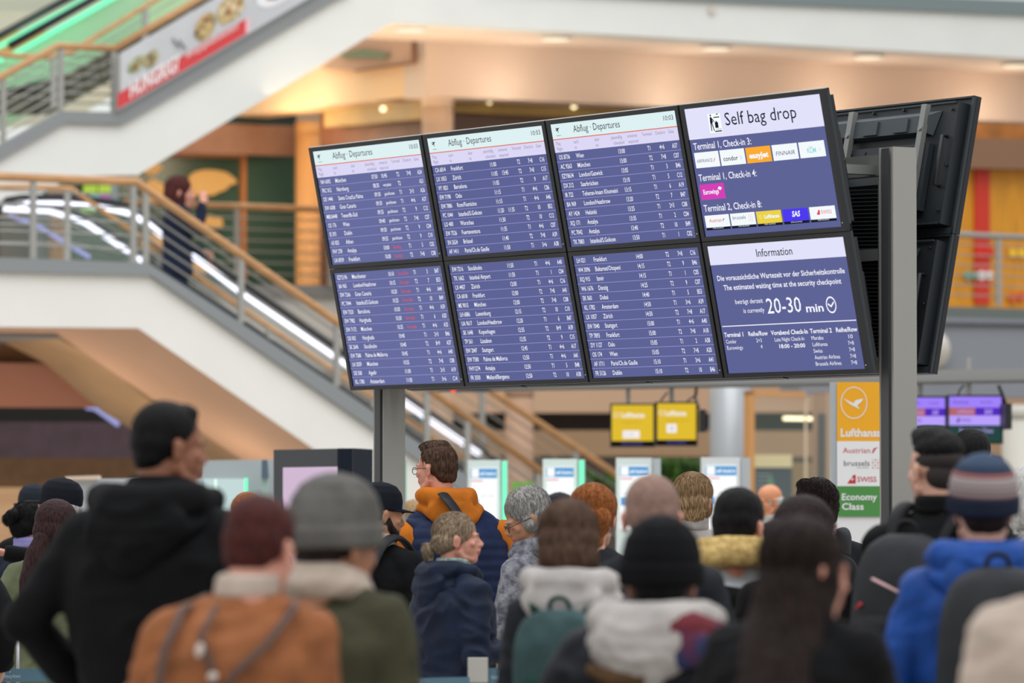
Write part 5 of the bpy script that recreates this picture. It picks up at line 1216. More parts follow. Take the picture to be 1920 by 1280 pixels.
def pack(label, who, mats, w=.30, h=.46, d=.17, zc=1.18, straps=True, cat='backpack', text_=None, handle=True, dy=0.0):
    """a backpack on the person's back: body, pocket, straps and top handle"""
    PACKS.append(dict(label=label, who=who, mats=mats, w=w, h=h, d=d, zc=zc, straps=straps, cat=cat, text_=text_, handle=handle, dy=dy))
PACKS = []
BLK = (22, 23, 27)
c_black = cloth('black_wool', (14, 15, 18), .2); c_navy = cloth('navy_shell', (27, 38, 62), .18, rough=.6); c_tan = cloth('tan_suede', (168, 106, 68), .16); c_olive = cloth('olive_canvas', (74, 73, 55), .14)
c_orange = cloth('orange_fleece', (214, 122, 36), .10); c_vest = cloth('navy_quilt', (34, 48, 84), .12, rough=.45); c_jeans = cloth('blue_denim', (72, 88, 116), .2); c_dark = cloth('dark_cotton', (38, 40, 46), .15); c_beige = cloth('beige_chino', (196, 176, 156), .08)
c_cream = cloth('cream_knit', (206, 188, 174), .08, bump=.3); c_white = cloth('white_fleece', (196, 190, 186), .10, bump=.3); c_blue = cloth('royal_blue_shell', (32, 80, 164), .16, rough=.55); c_grey = cloth('grey_knit', (116, 114, 110), .2, bump=.4)
c_char = cloth('charcoal', (46, 48, 54), .15); c_green = cloth('dark_green', (34, 66, 60), .15); c_fur = cloth('grey_mottled_fur', (150, 150, 158), .5, c2=(84, 84, 94), scale=28, bump=.6, bs=90); c_teal = cloth('slate_teal', (66, 90, 92), .2)
h_black = hairmat('black', (24, 22, 24), (10, 9, 11)); h_auburn = hairmat('auburn', (92, 42, 38), (46, 24, 24)); h_brown = hairmat('brown', (104, 78, 62), (58, 42, 34)); h_dkbrown = hairmat('dark_brown', (50, 37, 34), (22, 16, 16))
h_ash = hairmat('ash_blond', (186, 166, 142), (120, 100, 80)); h_grey = hairmat('silver', (190, 188, 184), (112, 110, 108)); h_ginger = hairmat('ginger', (182, 112, 60), (112, 62, 30)); h_blond = hairmat('blond', (196, 166, 128), (130, 100, 68)); h_buzz = mat('hair_stubble', (150, 120, 106), .8, c2=(128, 98, 88), scale=60)
h_white = hairmat('white', (222, 220, 216), (160, 158, 156))

# --- nearest row
a1 = person('person in a long black hooded coat with short black hair, tallest at the left', 308, 757, 14.3, yaw=-22, hyaw=-62, pitch=4, sk='brown', hair='short', hc=h_black, sw=1.16, bulk=1.18, arms=('wide', 'pocket'), coat=c_black, hem=.62, hood=('hood', c_black), hoodsize=1.22, collar=c_black, collar_r=.030, trousers=c_dark, hs=1.03, hx=.02)
a2 = person('person with cropped auburn hair in a tan suede jacket, head bowed', 478, 938, 12.3, yaw=-8, hyaw=-26, pitch=16, sk='pink', hair='short', hc=h_auburn, sw=1.08, bulk=1.12, lean=.12, arms=('front', 'front'), coat=c_tan, collar=c_cream, collar_r=.026, trousers=c_jeans, hs=1.04, hx=0.075)
a3 = person('person in a grey knitted hat and olive coat with a cream collar', 622, 896, 13.2, yaw=-25, hyaw=-48, pitch=8, sk='tan', hair='short', hc=h_dkbrown, sw=1.14, bulk=1.24, arms=('down', 'down'), coat=c_olive, hem=.6, hood=('ring', c_cream), hoodsize=.95, trousers=c_dark, hat='beanie', hatmat=c_grey, hs=1.14, hx=.05)
a4 = person('person in a black cap and black jacket, bearded, by the left steel post', 706, 906, 21.5, yaw=-30, hyaw=-66, pitch=10, sk='tan', hair='buzz', hc=h_dkbrown, sw=1.02, bulk=1.05, coat=c_black, hood=('ring', c_cream), hoodsize=.72, trousers=c_dark, hat='cap', hatmat=cloth('cap_black', (20, 24, 34), .1), beard=h_dkbrown, hs=1.0)
a5 = person('person in an orange hoodie and quilted navy vest with glasses', 825, 831, 22.3, yaw=8, hyaw=56, pitch=2, sk='pink', hair='quiff', hc=h_brown, sw=1.06, bulk=1.10, arms=('down', 'wide'), coat=c_vest, hem=.90, quilt=.045, sleeves=c_orange, hood=('hood', c_orange), hoodsize=.90, hoodz=.035, trousers=c_beige, glasses=True, strand=1600, slen=.022, wild=.35, fold=.003, hs=.93, hx=-.145, vox=.009)
a6 = person('person with a low ash blond ponytail in a navy hooded jacket, seen in profile', 858, 960, 19.6, yaw=-60, hyaw=-86, pitch=-2, fem=True, sk='pink', hair='bun', hc=h_ash, sw=1.06, bulk=1.22, arms=('hold', 'hold'), coat=c_navy, hem=.82, hood=('hood', c_navy), hoodsize=1.05, collar=cloth('pale_scarf', (176, 190, 180), .3, c2=(110, 130, 130), scale=60), collar_r=.018, trousers=c_green, strand=2200, slen=.055, wild=.05, hs=.88, vox=.010, fold=.016, hx=0.02)
a7 = person('person with tousled silver hair and glasses looking down, in mottled grey fur', 1000, 922, 21.2, yaw=60, hyaw=98, pitch=24, fem=True, sk='tan', hair='shaggy', hc=h_grey, sw=.98, bulk=1.15, arms=('front', 'front'), coat=c_fur, hem=.55, hood=('ring', c_fur), hoodsize=.9, trousers=c_dark, glasses=True, strand=2200, slen=.05, wild=.28, hs=1.0)
a8 = person('person with brown bobbed hair and a white fleece hood', 1070, 943, 15.0, yaw=-14, hyaw=0, pitch=12, fem=True, sk='fair', hair='bob', hc=h_brown, sw=.94, bulk=.98, arms=('front', 'front'), coat=c_char, hood=('hood', c_white), hoodsize=1.12, trousers=c_dark, hs=1.08, strand=900, slen=.07, lean=.05, hx=-.05)
a9 = person('person with copper hair pinned up with a clip', 1112, 912, 19.0, yaw=-10, hyaw=-8, pitch=8, fem=True, sk='fair', hair='updo', hc=h_ginger, sw=.98, coat=c_dark, trousers=c_dark, strand=1500, slen=.08, wild=.10, hs=1.05)
a10 = person('person with a close-shaved head between the copper hair and the blond hair', 1222, 891, 15.6, yaw=0, pitch=4, sk='pink', hair='buzz', hc=h_buzz, sw=.95, coat=c_dark, trousers=c_dark, hs=1.12)
a11 = person('person in a black knitted hat with a white and plaid hood', 1244, 976, 13.3, yaw=-14, hyaw=-4, pitch=10, sk='fair', hair='short', hc=h_black, sw=1.22, bulk=1.38, arms=('pocket', 'wide'), coat=cloth('navy_black_puffer', (26, 28, 36), .15, rough=.6), hem=.7, quilt=0, hood=('hood', c_white), hoodsize=1.42, trousers=c_dark, hat='beanie', hatmat=cloth('black_knit', (14, 15, 19), .2, bump=.4), hs=1.08, lean=.05, hx=.045)
a12 = person('person with layered blond hair and a white collar', 1292, 889, 22.5, yaw=20, hyaw=-25, fem=True, sk='pink', hair='shaggy', hc=h_blond, sw=.98, coat=c_white, collar=c_white, trousers=c_jeans, strand=2200, slen=.07, wild=.08, hs=1.02)
a13 = person('person with thick black hair and a golden fur hood trim over a white jacket', 1374, 920, 17.0, yaw=8, hyaw=-28, pitch=12, sk='pink', hair='short', hc=h_black, sw=1.12, bulk=1.2, coat=cloth('ice_white_shell', (206, 214, 222), .1), hood=('ring', cloth('golden_fur', (226, 196, 128), .2, c2=(182, 150, 92), scale=40, bump=.8, bs=120)), hoodsize=1.18, hoodz=.025, trousers=c_dark, hs=1.06, arms=('down', 'down'))
a14 = person('bald person in a dark suit inside the glazed office', 1442, 908, 31.0, yaw=105, hyaw=118, pitch=8, sk='orange', hair=None, coat=c_dark, collar=c_white, trousers=c_dark, sw=1.05, glasses=True, nape=h_white, hs=.86)
a15 = person('person with short dark hair and a maroon collar beside the green airline sign', 1531, 898, 22.0, yaw=15, hyaw=48, sk='pink', hair='short', hc=h_dkbrown, sw=1.05, coat=c_dark, collar=cloth('maroon_stripe', (150, 66, 90), .3, c2=(226, 200, 206), scale=70), trousers=c_jeans, strand=1500, slen=.02, wild=.3, hs=1.06)
a16 = person('person with dark brown hair tied back, just behind the long-haired person', 1503, 936, 16.6, yaw=-30, hyaw=-58, pitch=8, fem=True, sk='pink', hair='updo', hc=h_dkbrown, sw=1.0, coat=c_black, trousers=c_dark, hs=1.08)
a17 = person('person with long dark brown hair over a black coat', 1500, 972, 11.9, yaw=-30, hyaw=-58, pitch=5, fem=True, sk='pink', hair='long', hc=h_dkbrown, sw=1.1, bulk=1.2, coat=c_black, hem=.6, trousers=c_dark, arms=('down', 'front'), hs=1.06, strand=900, slen=.12)
a18 = person('person with swept-up black hair and shaved sides in a black sweatshirt', 1770, 810, 16.4, yaw=-34, hyaw=28, sk='fair', hair='undercut', hc=h_black, sw=1.16, bulk=1.12, coat=c_black, collar=c_black, trousers=c_dark, hs=1.04, nape=mat('hair_fade', (42, 35, 34), .8), arms=('strap', 'down'))
a19 = person('person with black hair mostly hidden behind the swept-up black hair', 1822, 806, 20.5, yaw=-10, sk='fair', hair='short', hc=h_black, coat=c_dark, trousers=c_dark)
a20 = person('person in a striped woolly hat and royal blue hooded jacket', 1842, 851, 14.4, yaw=4, pitch=2, sk='fair', hair='short', hc=h_dkbrown, sw=1.06, bulk=1.12, coat=c_blue, hood=('hood', c_blue), hoodsize=1.2, trousers=c_dark, hat='beanie', hatmat='stripes', hs=1.0, arms=('down', 'down'))
a21 = person('person in a cream knitted jumper at the right picture edge', 2038, 905, 11.2, yaw=10, sk='fair', hair='short', hc=h_brown, sw=1.22, bulk=1.24, coat=c_cream, trousers=c_jeans, collar=c_cream)
a22 = person('person in a black cap with a hand at the brow, at the left edge', 110, 897, 23.5, yaw=60, hyaw=64, pitch=0, sk='pink', hair='buzz', hc=h_white, coat=c_black, trousers=c_dark, hat='cap', hatmat=cloth('cap_black', (20, 24, 34)), arms=('down', 'hug'), hs=1.05)
a23 = person('person in a dark padded cap behind the curly bun', 62, 908, 26.5, yaw=40, sk='tan', hair='buzz', hc=h_black, coat=c_black, trousers=c_dark, hat='cap', hatmat=cloth('cap_slate', (36, 42, 52), .1))
a24 = person('person with dark curly hair in a bun and a lavender collar', 58, 938, 24.6, yaw=-30, hyaw=-60, fem=True, sk='tan', hair='bun', hc=h_black, coat=cloth('navy_knit', (28, 36, 54), .1), collar=cloth('lavender', (150, 146, 204), .05), trousers=c_jeans, strand=900, wild=.5)
a25 = person('person with dark reddish hair in a low ponytail and an olive jacket', 106, 940, 21.6, yaw=-10, hyaw=-30, fem=True, sk='pink', hair='updo', hc=hairmat('dark_red', (66, 40, 40), (32, 20, 22)), coat=cloth('sage_jacket', (112, 118, 90), .12), trousers=cloth('pink_trousers', (214, 104, 136), .1), bulk=1.15, hem=.86, arms=('pocket', 'down'))
a26 = person('person in a black padded jacket cut off by the left picture edge', -112, 912, 20.2, yaw=-20, sk='fair', hair='short', hc=h_dkbrown, coat=c_black, bulk=1.25, trousers=c_jeans, arms=('down', 'wide'))
a27 = person('person with ginger hair just showing above the auburn head', 462, 925, 25.0, yaw=10, sk='fair', hair='short', hc=h_ginger, coat=c_dark, trousers=c_dark)
a28 = person('person in a flat grey cap between the first two kiosks', 1048, 924, 27.5, yaw=10, sk='fair', hair='short', hc=h_grey, coat=c_dark, trousers=c_dark, hat='cap', hatmat=c_char)
a29 = person('person with blond hair in a grey coat right of the left steel post', 776, 940, 27.0, yaw=20, fem=True, sk='fair', hair='shaggy', hc=h_blond, coat=cloth('mid_grey', (110, 112, 118), .1), trousers=c_dark)
a30 = person('person with pale hair in a patterned top at the right edge behind the blue jacket', 1932, 872, 18.5, yaw=20, fem=True, sk='fair', hair='bob', hc=h_white, coat=cloth('zebra_print', (226, 222, 214), .1, c2=(60, 60, 66), scale=30), trousers=c_dark, hs=1.05)
YW = 39.6
zf = CAMZ + (ray(340, 330)/ray(340, 330)[1]*YW)[2] - 1.46
a31 = person('person in a navy suit going down the white staircase, hand raised to the face', 338, 331, YW, yaw=-80, hyaw=-82, fem=True, sk='pink', hair='bob', hc=h_auburn, coat=cloth('navy_suit', (26, 34, 56), .1), trousers=cloth('navy_suit', (26, 34, 56)), collar=c_white, arms=('front', 'face'), feet=zf, sw=1.0, bulk=1.1, hem=.8, lean=.02, hs=1.1)

def more_prims():
    # ponytail of the woman in navy, long hair, low ponytail
    m = MB(); m.ell((0, -.112, -.018), (.018, .018, .018)); m.ell((0, -.138, -.050), (.026, .028, .042)); m.ell((0, -.130, -.085), (.018, .018, .03)); a6['j_tail'] = BK.add(m, .005, 2)
    m = MB(); m.ell((0, -.10, .04), (.045, .045, .045)); m.ell((.03, -.12, .05), .035); m.ell((-.03, -.115, .03), .035); a24['j_tail'] = BK.add(m, .006, 1)
    m = MB()
    m.loft([(0, -.045, -.02, .090, .066), (0, -.045, -.12, .108, .085), (0, -.045, -.20, .135, .105), (.0, -.050, -.30, .165, .118), (.0, -.055, -.40, .180, .120), (.0, -.06, -.47, .150, .09)], n=24)
    for x in (-.07, 0, .06): m.tube([(x, -.09, -.2), (x*1.4, -.12, -.36), (x*1.5, -.13, -.50)], [.05, .045, .02], 10)
    a17['j_tail'] = BK.add(m, .008, 2)
    m = MB(); m.tube([(0, -.10, -.02), (-.02, -.13, -.10), (-.04, -.15, -.22), (-.05, -.14, -.34), (-.05, -.12, -.42)], [.04, .05, .055, .05, .02], 12); a25['j_tail'] = BK.add(m, .008, 2)
    m = MB(); m.ell((0, -.12, .0), (.05, .04, .05)); a16['j_tail'] = BK.add(m, .007, 1)
more_prims()
BK.run()
RES = BK.r
M_eye = mat('eye_white', (226, 222, 216), .2); M_iris = mat('iris_dark', (52, 44, 40), .2); M_lip = mat('lip', (186, 104, 100), .45); M_frame = mat('spectacle_frame', (44, 42, 44), .3); M_shoe = mat('shoe_leather', (36, 34, 34), .45); M_sole = mat('shoe_sole', (186, 184, 180), .6)
M_lens = mat('spectacle_lens', (230, 236, 236), .05, alpha=.12)
def stripes_mat():
    m = bpy.data.materials.new('striped_knit'); m.use_nodes = True; n = m.node_tree.nodes; l = m.node_tree.links; b = n['Principled BSDF']; b.inputs['Roughness'].default_value = .9
    t = n.new('ShaderNodeTexCoord'); s = n.new('ShaderNodeSeparateXYZ'); l.new(t.outputs['Object'], s.inputs[0])
    mr = n.new('ShaderNodeMapRange'); mr.inputs['From Min'].default_value = -.03; mr.inputs['From Max'].default_value = .14; l.new(s.outputs['Z'], mr.inputs[0])
    r = n.new('ShaderNodeValToRGB'); l.new(mr.outputs[0], r.inputs[0]); l.new(r.outputs[0], b.inputs['Base Color']); r.color_ramp.interpolation = 'CONSTANT'
    el = r.color_ramp.elements; el[0].position = 0; el[0].color = rgb((34, 42, 62)); el[1].position = .30; el[1].color = rgb((120, 66, 62))
    for p_, c in [(.36, (150, 136, 138)), (.43, (104, 82, 82)), (.47, (168, 156, 158)), (.53, (112, 90, 90)), (.57, (172, 160, 162)), (.67, (130, 108, 108)), (.715, (186, 92, 70)), (.745, (36, 52, 76)), (.86, (48, 66, 92))]:
        e = el.new(p_); e.color = rgb(c)
    return m
M_stripes = stripes_mat()
def baked(i): return RES[i]
for p in PEOPLE:
    s = p['s']; hk = p['hk']; yaw = p['yawr']; hy = p['hy']
    bend = p['bend']
    # body origin so that the head centre falls in the pixel column
    hc0 = bend(np.array([[0, .012, 1.640]]))[0]
    Rw = rotz(yaw)
    off = Rw@(hc0*[1, 1, 0]*s)
    loc = np.array([p['xw']-off[0], p['Y']-off[1], p['feet']])
    e = empty('person', p['label'], 'person', 'travellers waiting below the departure board' if p['feet'] == 0 and p['Y'] < 30 else None); e.location = loc; e.rotation_euler = (0, 0, yaw)
    p['e'] = e
    sk = skin(SK[p['sk']], p['sk'])
    Hm = rotz(hy)@rotx(math.radians(-p['pitch']))@roty(math.radians(p['roll']))
    ks = s*hk*1.0
    ctop = np.array([0, 0, .12])*1.0
    # crown stays at the measured height although the head keeps its own size
    hcen = hc0*s + np.array([0, 0, 1])*(.12*s - .12*ks)
    piv = np.array([0, -.03, -.06])*ks
    hcen = hcen + piv - Hm@piv + np.array([0, 0, 0])
    tophead = (Hm@np.array([0, -.01, .12])*ks+hcen)[2]
    hcen[2] += (hc0*s)[2]+.12*s - tophead
    def H(v): return (v*ks)@Hm.T+hcen
    p['H'] = H; p['ks'] = ks; p['Hm'] = Hm
    hv, hf, hn = baked(HEADS[p['fem']])
    fc = hv[hf].mean(1); mi = np.zeros(len(hf), int)
    lip = (np.abs(fc[:, 0]) < .023) & (fc[:, 2] > -.0735) & (fc[:, 2] < -.0535) & (fc[:, 1] > .087); mi[lip] = 1
    sv, sf, sn = baked(p['j_skin'])
    wn = np.clip((hv[:, 2]+.19)/.11, 0, 1)[:, None]; wn = wn*wn*(3-2*wn)
    still = (hv*ks)@rotz(hy*.4).T + (hc0*s + np.array([0, 0, 1])*(.12*s-.12*ks))
    parts = [(sv*s, sf, 0), (H(hv)*wn+still*(1-wn), hf, mi)]
    for (el_, w, sd), pose in zip(p['arm_end'], p['arms']):
        e_, w_ = bend(np.array([el_, w])); d = (w_-e_)/np.linalg.norm(w_-e_)
        g = 1 if pose in ('phone', 'front', 'strap', 'pocket', 'wide') else 0
        gv, gf, gn = baked(HANDS[g])
        z = d; inner = np.array([-sd, 0, 0.0]) if abs(d[2]) > .5 else np.array([-sd*.5, 0, -1.0])
        y = inner-z*(inner@z); y /= np.linalg.norm(y); x = np.cross(y, z)
        fwd = np.array([0, 1, .4]); mir_ = 1.0 if x@fwd > 0 else -1.0
        gg = gv*[mir_, 1, 1]*.98; gff = gf if mir_ > 0 else gf[:, ::-1]
        parts.append(((gg@np.array([x, y, z])+w_+z*.010)*s, gff, 0))
    arr_obj('body', parts, [sk, M_lip], e)
    # eyes and brows
    for sd in (-1, 1):
        m = MB(); m.ell((sd*.031, .0748, -.004), .0125, 0, 14, 8); m.ell((sd*.031, .0850, -.004), (.0052, .0035, .0052), 1, 10, 6)
        m.v = [H(v) for v in m.v]; m.build('eye', [M_eye, M_iris], e)
        if p['hc']:
            m = MB(); m.tube([(sd*.016, .0925, .016), (sd*.030, .0905, .021), (sd*.046, .079, .017)], [.0028, .0034, .002], 6); m.v = [H(v) for v in m.v]; m.build('eyebrow', p['hc'], e)
    cv, cf, cn = baked(p['j_coat'])
    v = cv
    if p['quilt']:
        q = p['quilt']; v = v+cn*(.008*np.sqrt(np.abs(np.sin(math.pi*v[:, 2]/q)))-.004)[:, None]
    v = folds(v, cn, p['fold']*(.4 if p['quilt'] else 1), seed=p['px']*.13)
    arr_obj('vest' if p['sleeves'] else ('jumper' if 'jumper' in p['label'] else 'coat'), [(v*s, cf, 0)], p['coat'], e)
    for js in p.get('j_slv', []):
        a, f, n = baked(js); arr_obj('sleeve', [(folds(a, n, .006)*s, f, 0)], p['sleeves'], e)
    if p['hood']:
        a, f, n = baked(p['j_hood']); arr_obj('hood' if p['hood'][0] == 'hood' else 'shawl_collar', [(folds(a, n, .008, (14, 14, 14), 3.0)*s, f, 0)], p['hood'][1], e)
    if p['collar']:
        a, f, n = baked(p['j_col']); arr_obj('collar', [(a*s, f, 0)], p['collar'], e)
    a, f, n = baked(p['j_tr']); arr_obj('trousers', [(folds(a, n, .005)*s, f, 0)], p['trousers'] or c_dark, e)
    for sd in (-1, 1):
        m = MB(); m.loft([(0, .045, 0, .045, .135), (0, .045, .018, .046, .136), (0, .045, .026, .044, .132)], 1, n=20); m.loft([(0, .045, .024, .042, .130), (0, .050, .055, .040, .115), (0, .02, .085, .038, .075), (0, -.01, .12, .040, .052)], 0, n=20)
        m.v = [(v_+[sd*.105, 0, 0])*s for v_ in m.v]; m.build('shoe', [M_shoe, M_sole], e)
    ho = None
    if p['hair']:
        a, f, n = baked(p['j_hair'])
        amp = {'buzz': 0.0, 'short': .0035, 'quiff': .005, 'undercut': .006}.get(p['hair'], .0035)
        w_ = a+n*(amp*vnoise(a*np.array([130, 130, 45])))[:, None]
        hp = [(H(w_), f, 0)]
        if p['hat'] is None and p['strand']:
            tgt = {'bun': (0, -.112, -.018), 'down': 'down', None: None}[HAIR[p['hair']][1]]
            S_, F_, m_ = strands(w_, n, p['strand'], p['slen'], tgt, p['wild'], seed=int(p['px']) % 97, zmin=-.06 if HAIR[p['hair']][1] != 'down' else -.3)
            hp.append((H(S_), F_, m_))
        ho = arr_obj('hair', hp, [p['hc'], mat('strand_'+p['hc'].name, tuple(int(255*min(1, x)) for x in (0, 0, 0))) if False else p['hc']], e)
    if 'j_tail' in p:
        a, f, n = baked(p['j_tail']); w_ = a+n*(.005*vnoise(a*np.array([90, 90, 30])))[:, None]
        hp = [(H(w_), f, 0)]
        if p['strand']:
            S_, F_, m_ = strands(w_, n, p['strand']//2, .028 if p is not a17 else .14, 'down', .08 if p is not a24 else .8, seed=5, zmin=-.5); hp.append((H(S_), F_, np.zeros(len(F_), int)))
        arr_obj('ponytail' if p in (a6, a25) else ('long_hair' if p is a17 else 'bun'), hp, [p['hc']], e)
        if p is a6:
            m = MB(); m.tube([(.0, -.108, -.002), (.017, -.112, -.012), (.017, -.118, -.028), (0, -.122, -.038), (-.017, -.118, -.028), (-.017, -.112, -.012), (0, -.108, -.002)], .0045, 8)
            m.v = [H(v_) for v_ in m.v]; m.build('hair_tie', mat('hair_tie_pale', (206, 190, 170), .4), e)
    if p['nape'] is not None:
        m = MB(); m.ell((0, -.026, .034 if p['hair'] else .004), (.0778, .0950, .052 if p['hair'] else .045), nu=28, nv=18); m.ell((0, -.060, -.014), (.0655, .052, .056), nu=24, nv=14)
        m.v = [H(v_) for v_ in m.v]; m.build('cropped_hair', p['nape'], e)
    if p['beard']:
        m = MB(); m.ell((0, .056, -.082), (.044, .042, .040)); m.tube([(-.060, .005, -.02), (-.052, .022, -.055), (-.03, .060, -.080), (0, .074, -.092), (.03, .060, -.080), (.052, .022, -.055), (.060, .005, -.02)], [.016, .024, .026, .026, .026, .024, .016], 12)
        m.v = [H(v_) for v_ in m.v]; m.build('beard', p['beard'], e)
    if p['glasses']:
        m = MB()
        for sd in (-1, 1):
            c = np.array([sd*.033, .103, -.006])
            m.tube([c+np.array([.022*math.cos(t), -.004*abs(math.cos(t)), .017*math.sin(t)]) for t in np.linspace(0, 2*math.pi, 19)], .0016, 6)
            m.tube([(sd*.055, .099, .0), (sd*.072, .07, .002), (sd*.084, .0, .004), (sd*.083, -.02, -.01)], .0020, 6)
        m.tube([(-.011, .104, .0), (0, .108, .003), (.011, .104, .0)], .0016, 6)
        m.v = [H(v_) for v_ in m.v]; g = m.build('spectacles', M_frame, e)
    if p['hat']:
        j = HATS[p['hat']]; a, f, n = baked(j[0])
        ang = np.arctan2(a[:, 1], a[:, 0])
        if p['hat'] == 'beanie': a = a+n*(.0012*np.sin(ang*60))[:, None]
        hm = p['hatmat']; st = hm == 'stripes'
        tilt = rotx(math.radians({'beanie': 9, 'cap': 7}[p['hat']])); o0 = np.array([0, -.014, .022 if p['hat'] == 'beanie' else .022])
        big = 1.08 if p['hat'] == 'beanie' else 1.0
        # the hat keeps its own axes so that its stripes follow the head
        o = arr_obj('hat', [(a*big, f, 0)], M_stripes if st else hm, e)
        Mh = Matrix.Identity(4); Rr = Hm@tilt*ks; t_ = H(o0[None])[0]
        for i in range(3):
            for k in range(3): Mh[i][k] = Rr[i][k]
            Mh[i][3] = t_[i]
        o.matrix_local = Mh
        if p['hat'] == 'beanie':
            a, f, n = baked(j[1]); a = a+n*(.0018*np.sin(np.arctan2(a[:, 1], a[:, 0])*50))[:, None]
            o2 = arr_obj('cuff', [(a*big, f, 0)], cloth('navy_cuff', (34, 42, 62), .1) if st else hm, o); 
        else:
            o2 = hatshape('cap')[1].build('brim', hm, o)

# plaid lining in the hood of the black-hatted person, markings on the ice-white jacket
def plaid():
    m = bpy.data.materials.new('plaid_flannel'); m.use_nodes = True; n = m.node_tree.nodes; l = m.node_tree.links; b = n['Principled BSDF']; b.inputs['Roughness'].default_value = .9
    t = n.new('ShaderNodeTexCoord'); r = n.new('ShaderNodeTexNoise'); r.inputs['Scale'].default_value = 9; l.new(t.outputs['Object'], r.inputs['Vector'])
    c = n.new('ShaderNodeValToRGB'); l.new(r.outputs['Fac'], c.inputs[0]); l.new(c.outputs[0], b.inputs['Base Color'])
    c.color_ramp.elements[0].position = .40; c.color_ramp.elements[0].color = rgb((44, 52, 96)); c.color_ramp.elements[1].position = .58; c.color_ramp.elements[1].color = rgb((110, 34, 46)); return m
def patch(p, name, pts, r, m, flat=1.0, ell=None):
    b = MB()
    if pts: b.tube(pts, r, 12, flat=flat)
    for c, q in (ell or []): b.ell(c, q)
    b.v = [p['bend'](v)*p['s'] for v in b.v]; return b.build(name, m, p['e'])
patch(a11, 'plaid_lining', [(.07, -.20, 1.475), (.13, -.17, 1.47), (.185, -.09, 1.45), (.19, .0, 1.44)], [.045, .065, .06, .04], plaid(), ell=[((.12, -.20, 1.42), (.10, .035, .07))])
patch(a11, 'brown_lining', [(-.17, -.17, 1.35), (-.08, -.215, 1.32), (.02, -.225, 1.315)], [.02, .03, .02], cloth('ochre_lining', (96, 72, 48), .1))
patch(a13, 'yoke', [(-.19, -.06, 1.40), (-.10, -.155, 1.365), (0, -.185, 1.355), (.10, -.155, 1.365), (.19, -.06, 1.40)], [.05, .055, .05, .055, .05], c_black)
patch(a13, 'badge', None, 0, mat('badge_amber', (226, 178, 90), .6), ell=[((-.03, -.165, 1.24), (.022, .012, .020))])
patch(a17, 'button', None, 0, mat('button_pearl', (226, 226, 226), .3), ell=[((-.10, -.20, 1.05), (.02, .02, .02))])
patch(a5, 'shoulder_strap', [(-.03, -.150, 1.545), (-.01, -.195, 1.50), (.015, -.215, 1.44), (.05, -.222, 1.37)], .028, mat('strap_black', (24, 24, 28), .6), flat=.4)
patch(a2, 'bag_strap', [(-.12, .05, 1.50), (-.15, -.09, 1.47), (-.17, -.168, 1.36), (-.17, -.17, 1.2), (-.16, -.16, 1.05)], .013, mat('strap_brown', (84, 62, 54), .6), flat=.5)
patch(a2, 'bag_strap', [(.12, .05, 1.50), (.15, -.09, 1.47), (.11, -.170, 1.38), (.03, -.188, 1.29), (.0, -.185, 1.2)], .013, mat('strap_brown'), flat=.5)
patch(a2, 'bag_strap', [(-.05, -.13, 1.48), (-.075, -.178, 1.40), (-.03, -.19, 1.31), (.0, -.19, 1.22)], .011, mat('strap_brown'), flat=.5)
for c_, q_ in [((-.068, -.192, 1.36), (.012, .008, .02)), ((-.02, -.200, 1.29), (.014, .008, .012)), ((.0, -.200, 1.19), (.02, .01, .02))]: patch(a2, 'buckle', None, 0, mat('buckle_pale', (216, 200, 190), .3), ell=[(c_, q_)])
patch(a3, 'seam', None, 0, c_olive, ell=[((.0, -.15, 1.0), (.002, .002, .002))]) if False else None

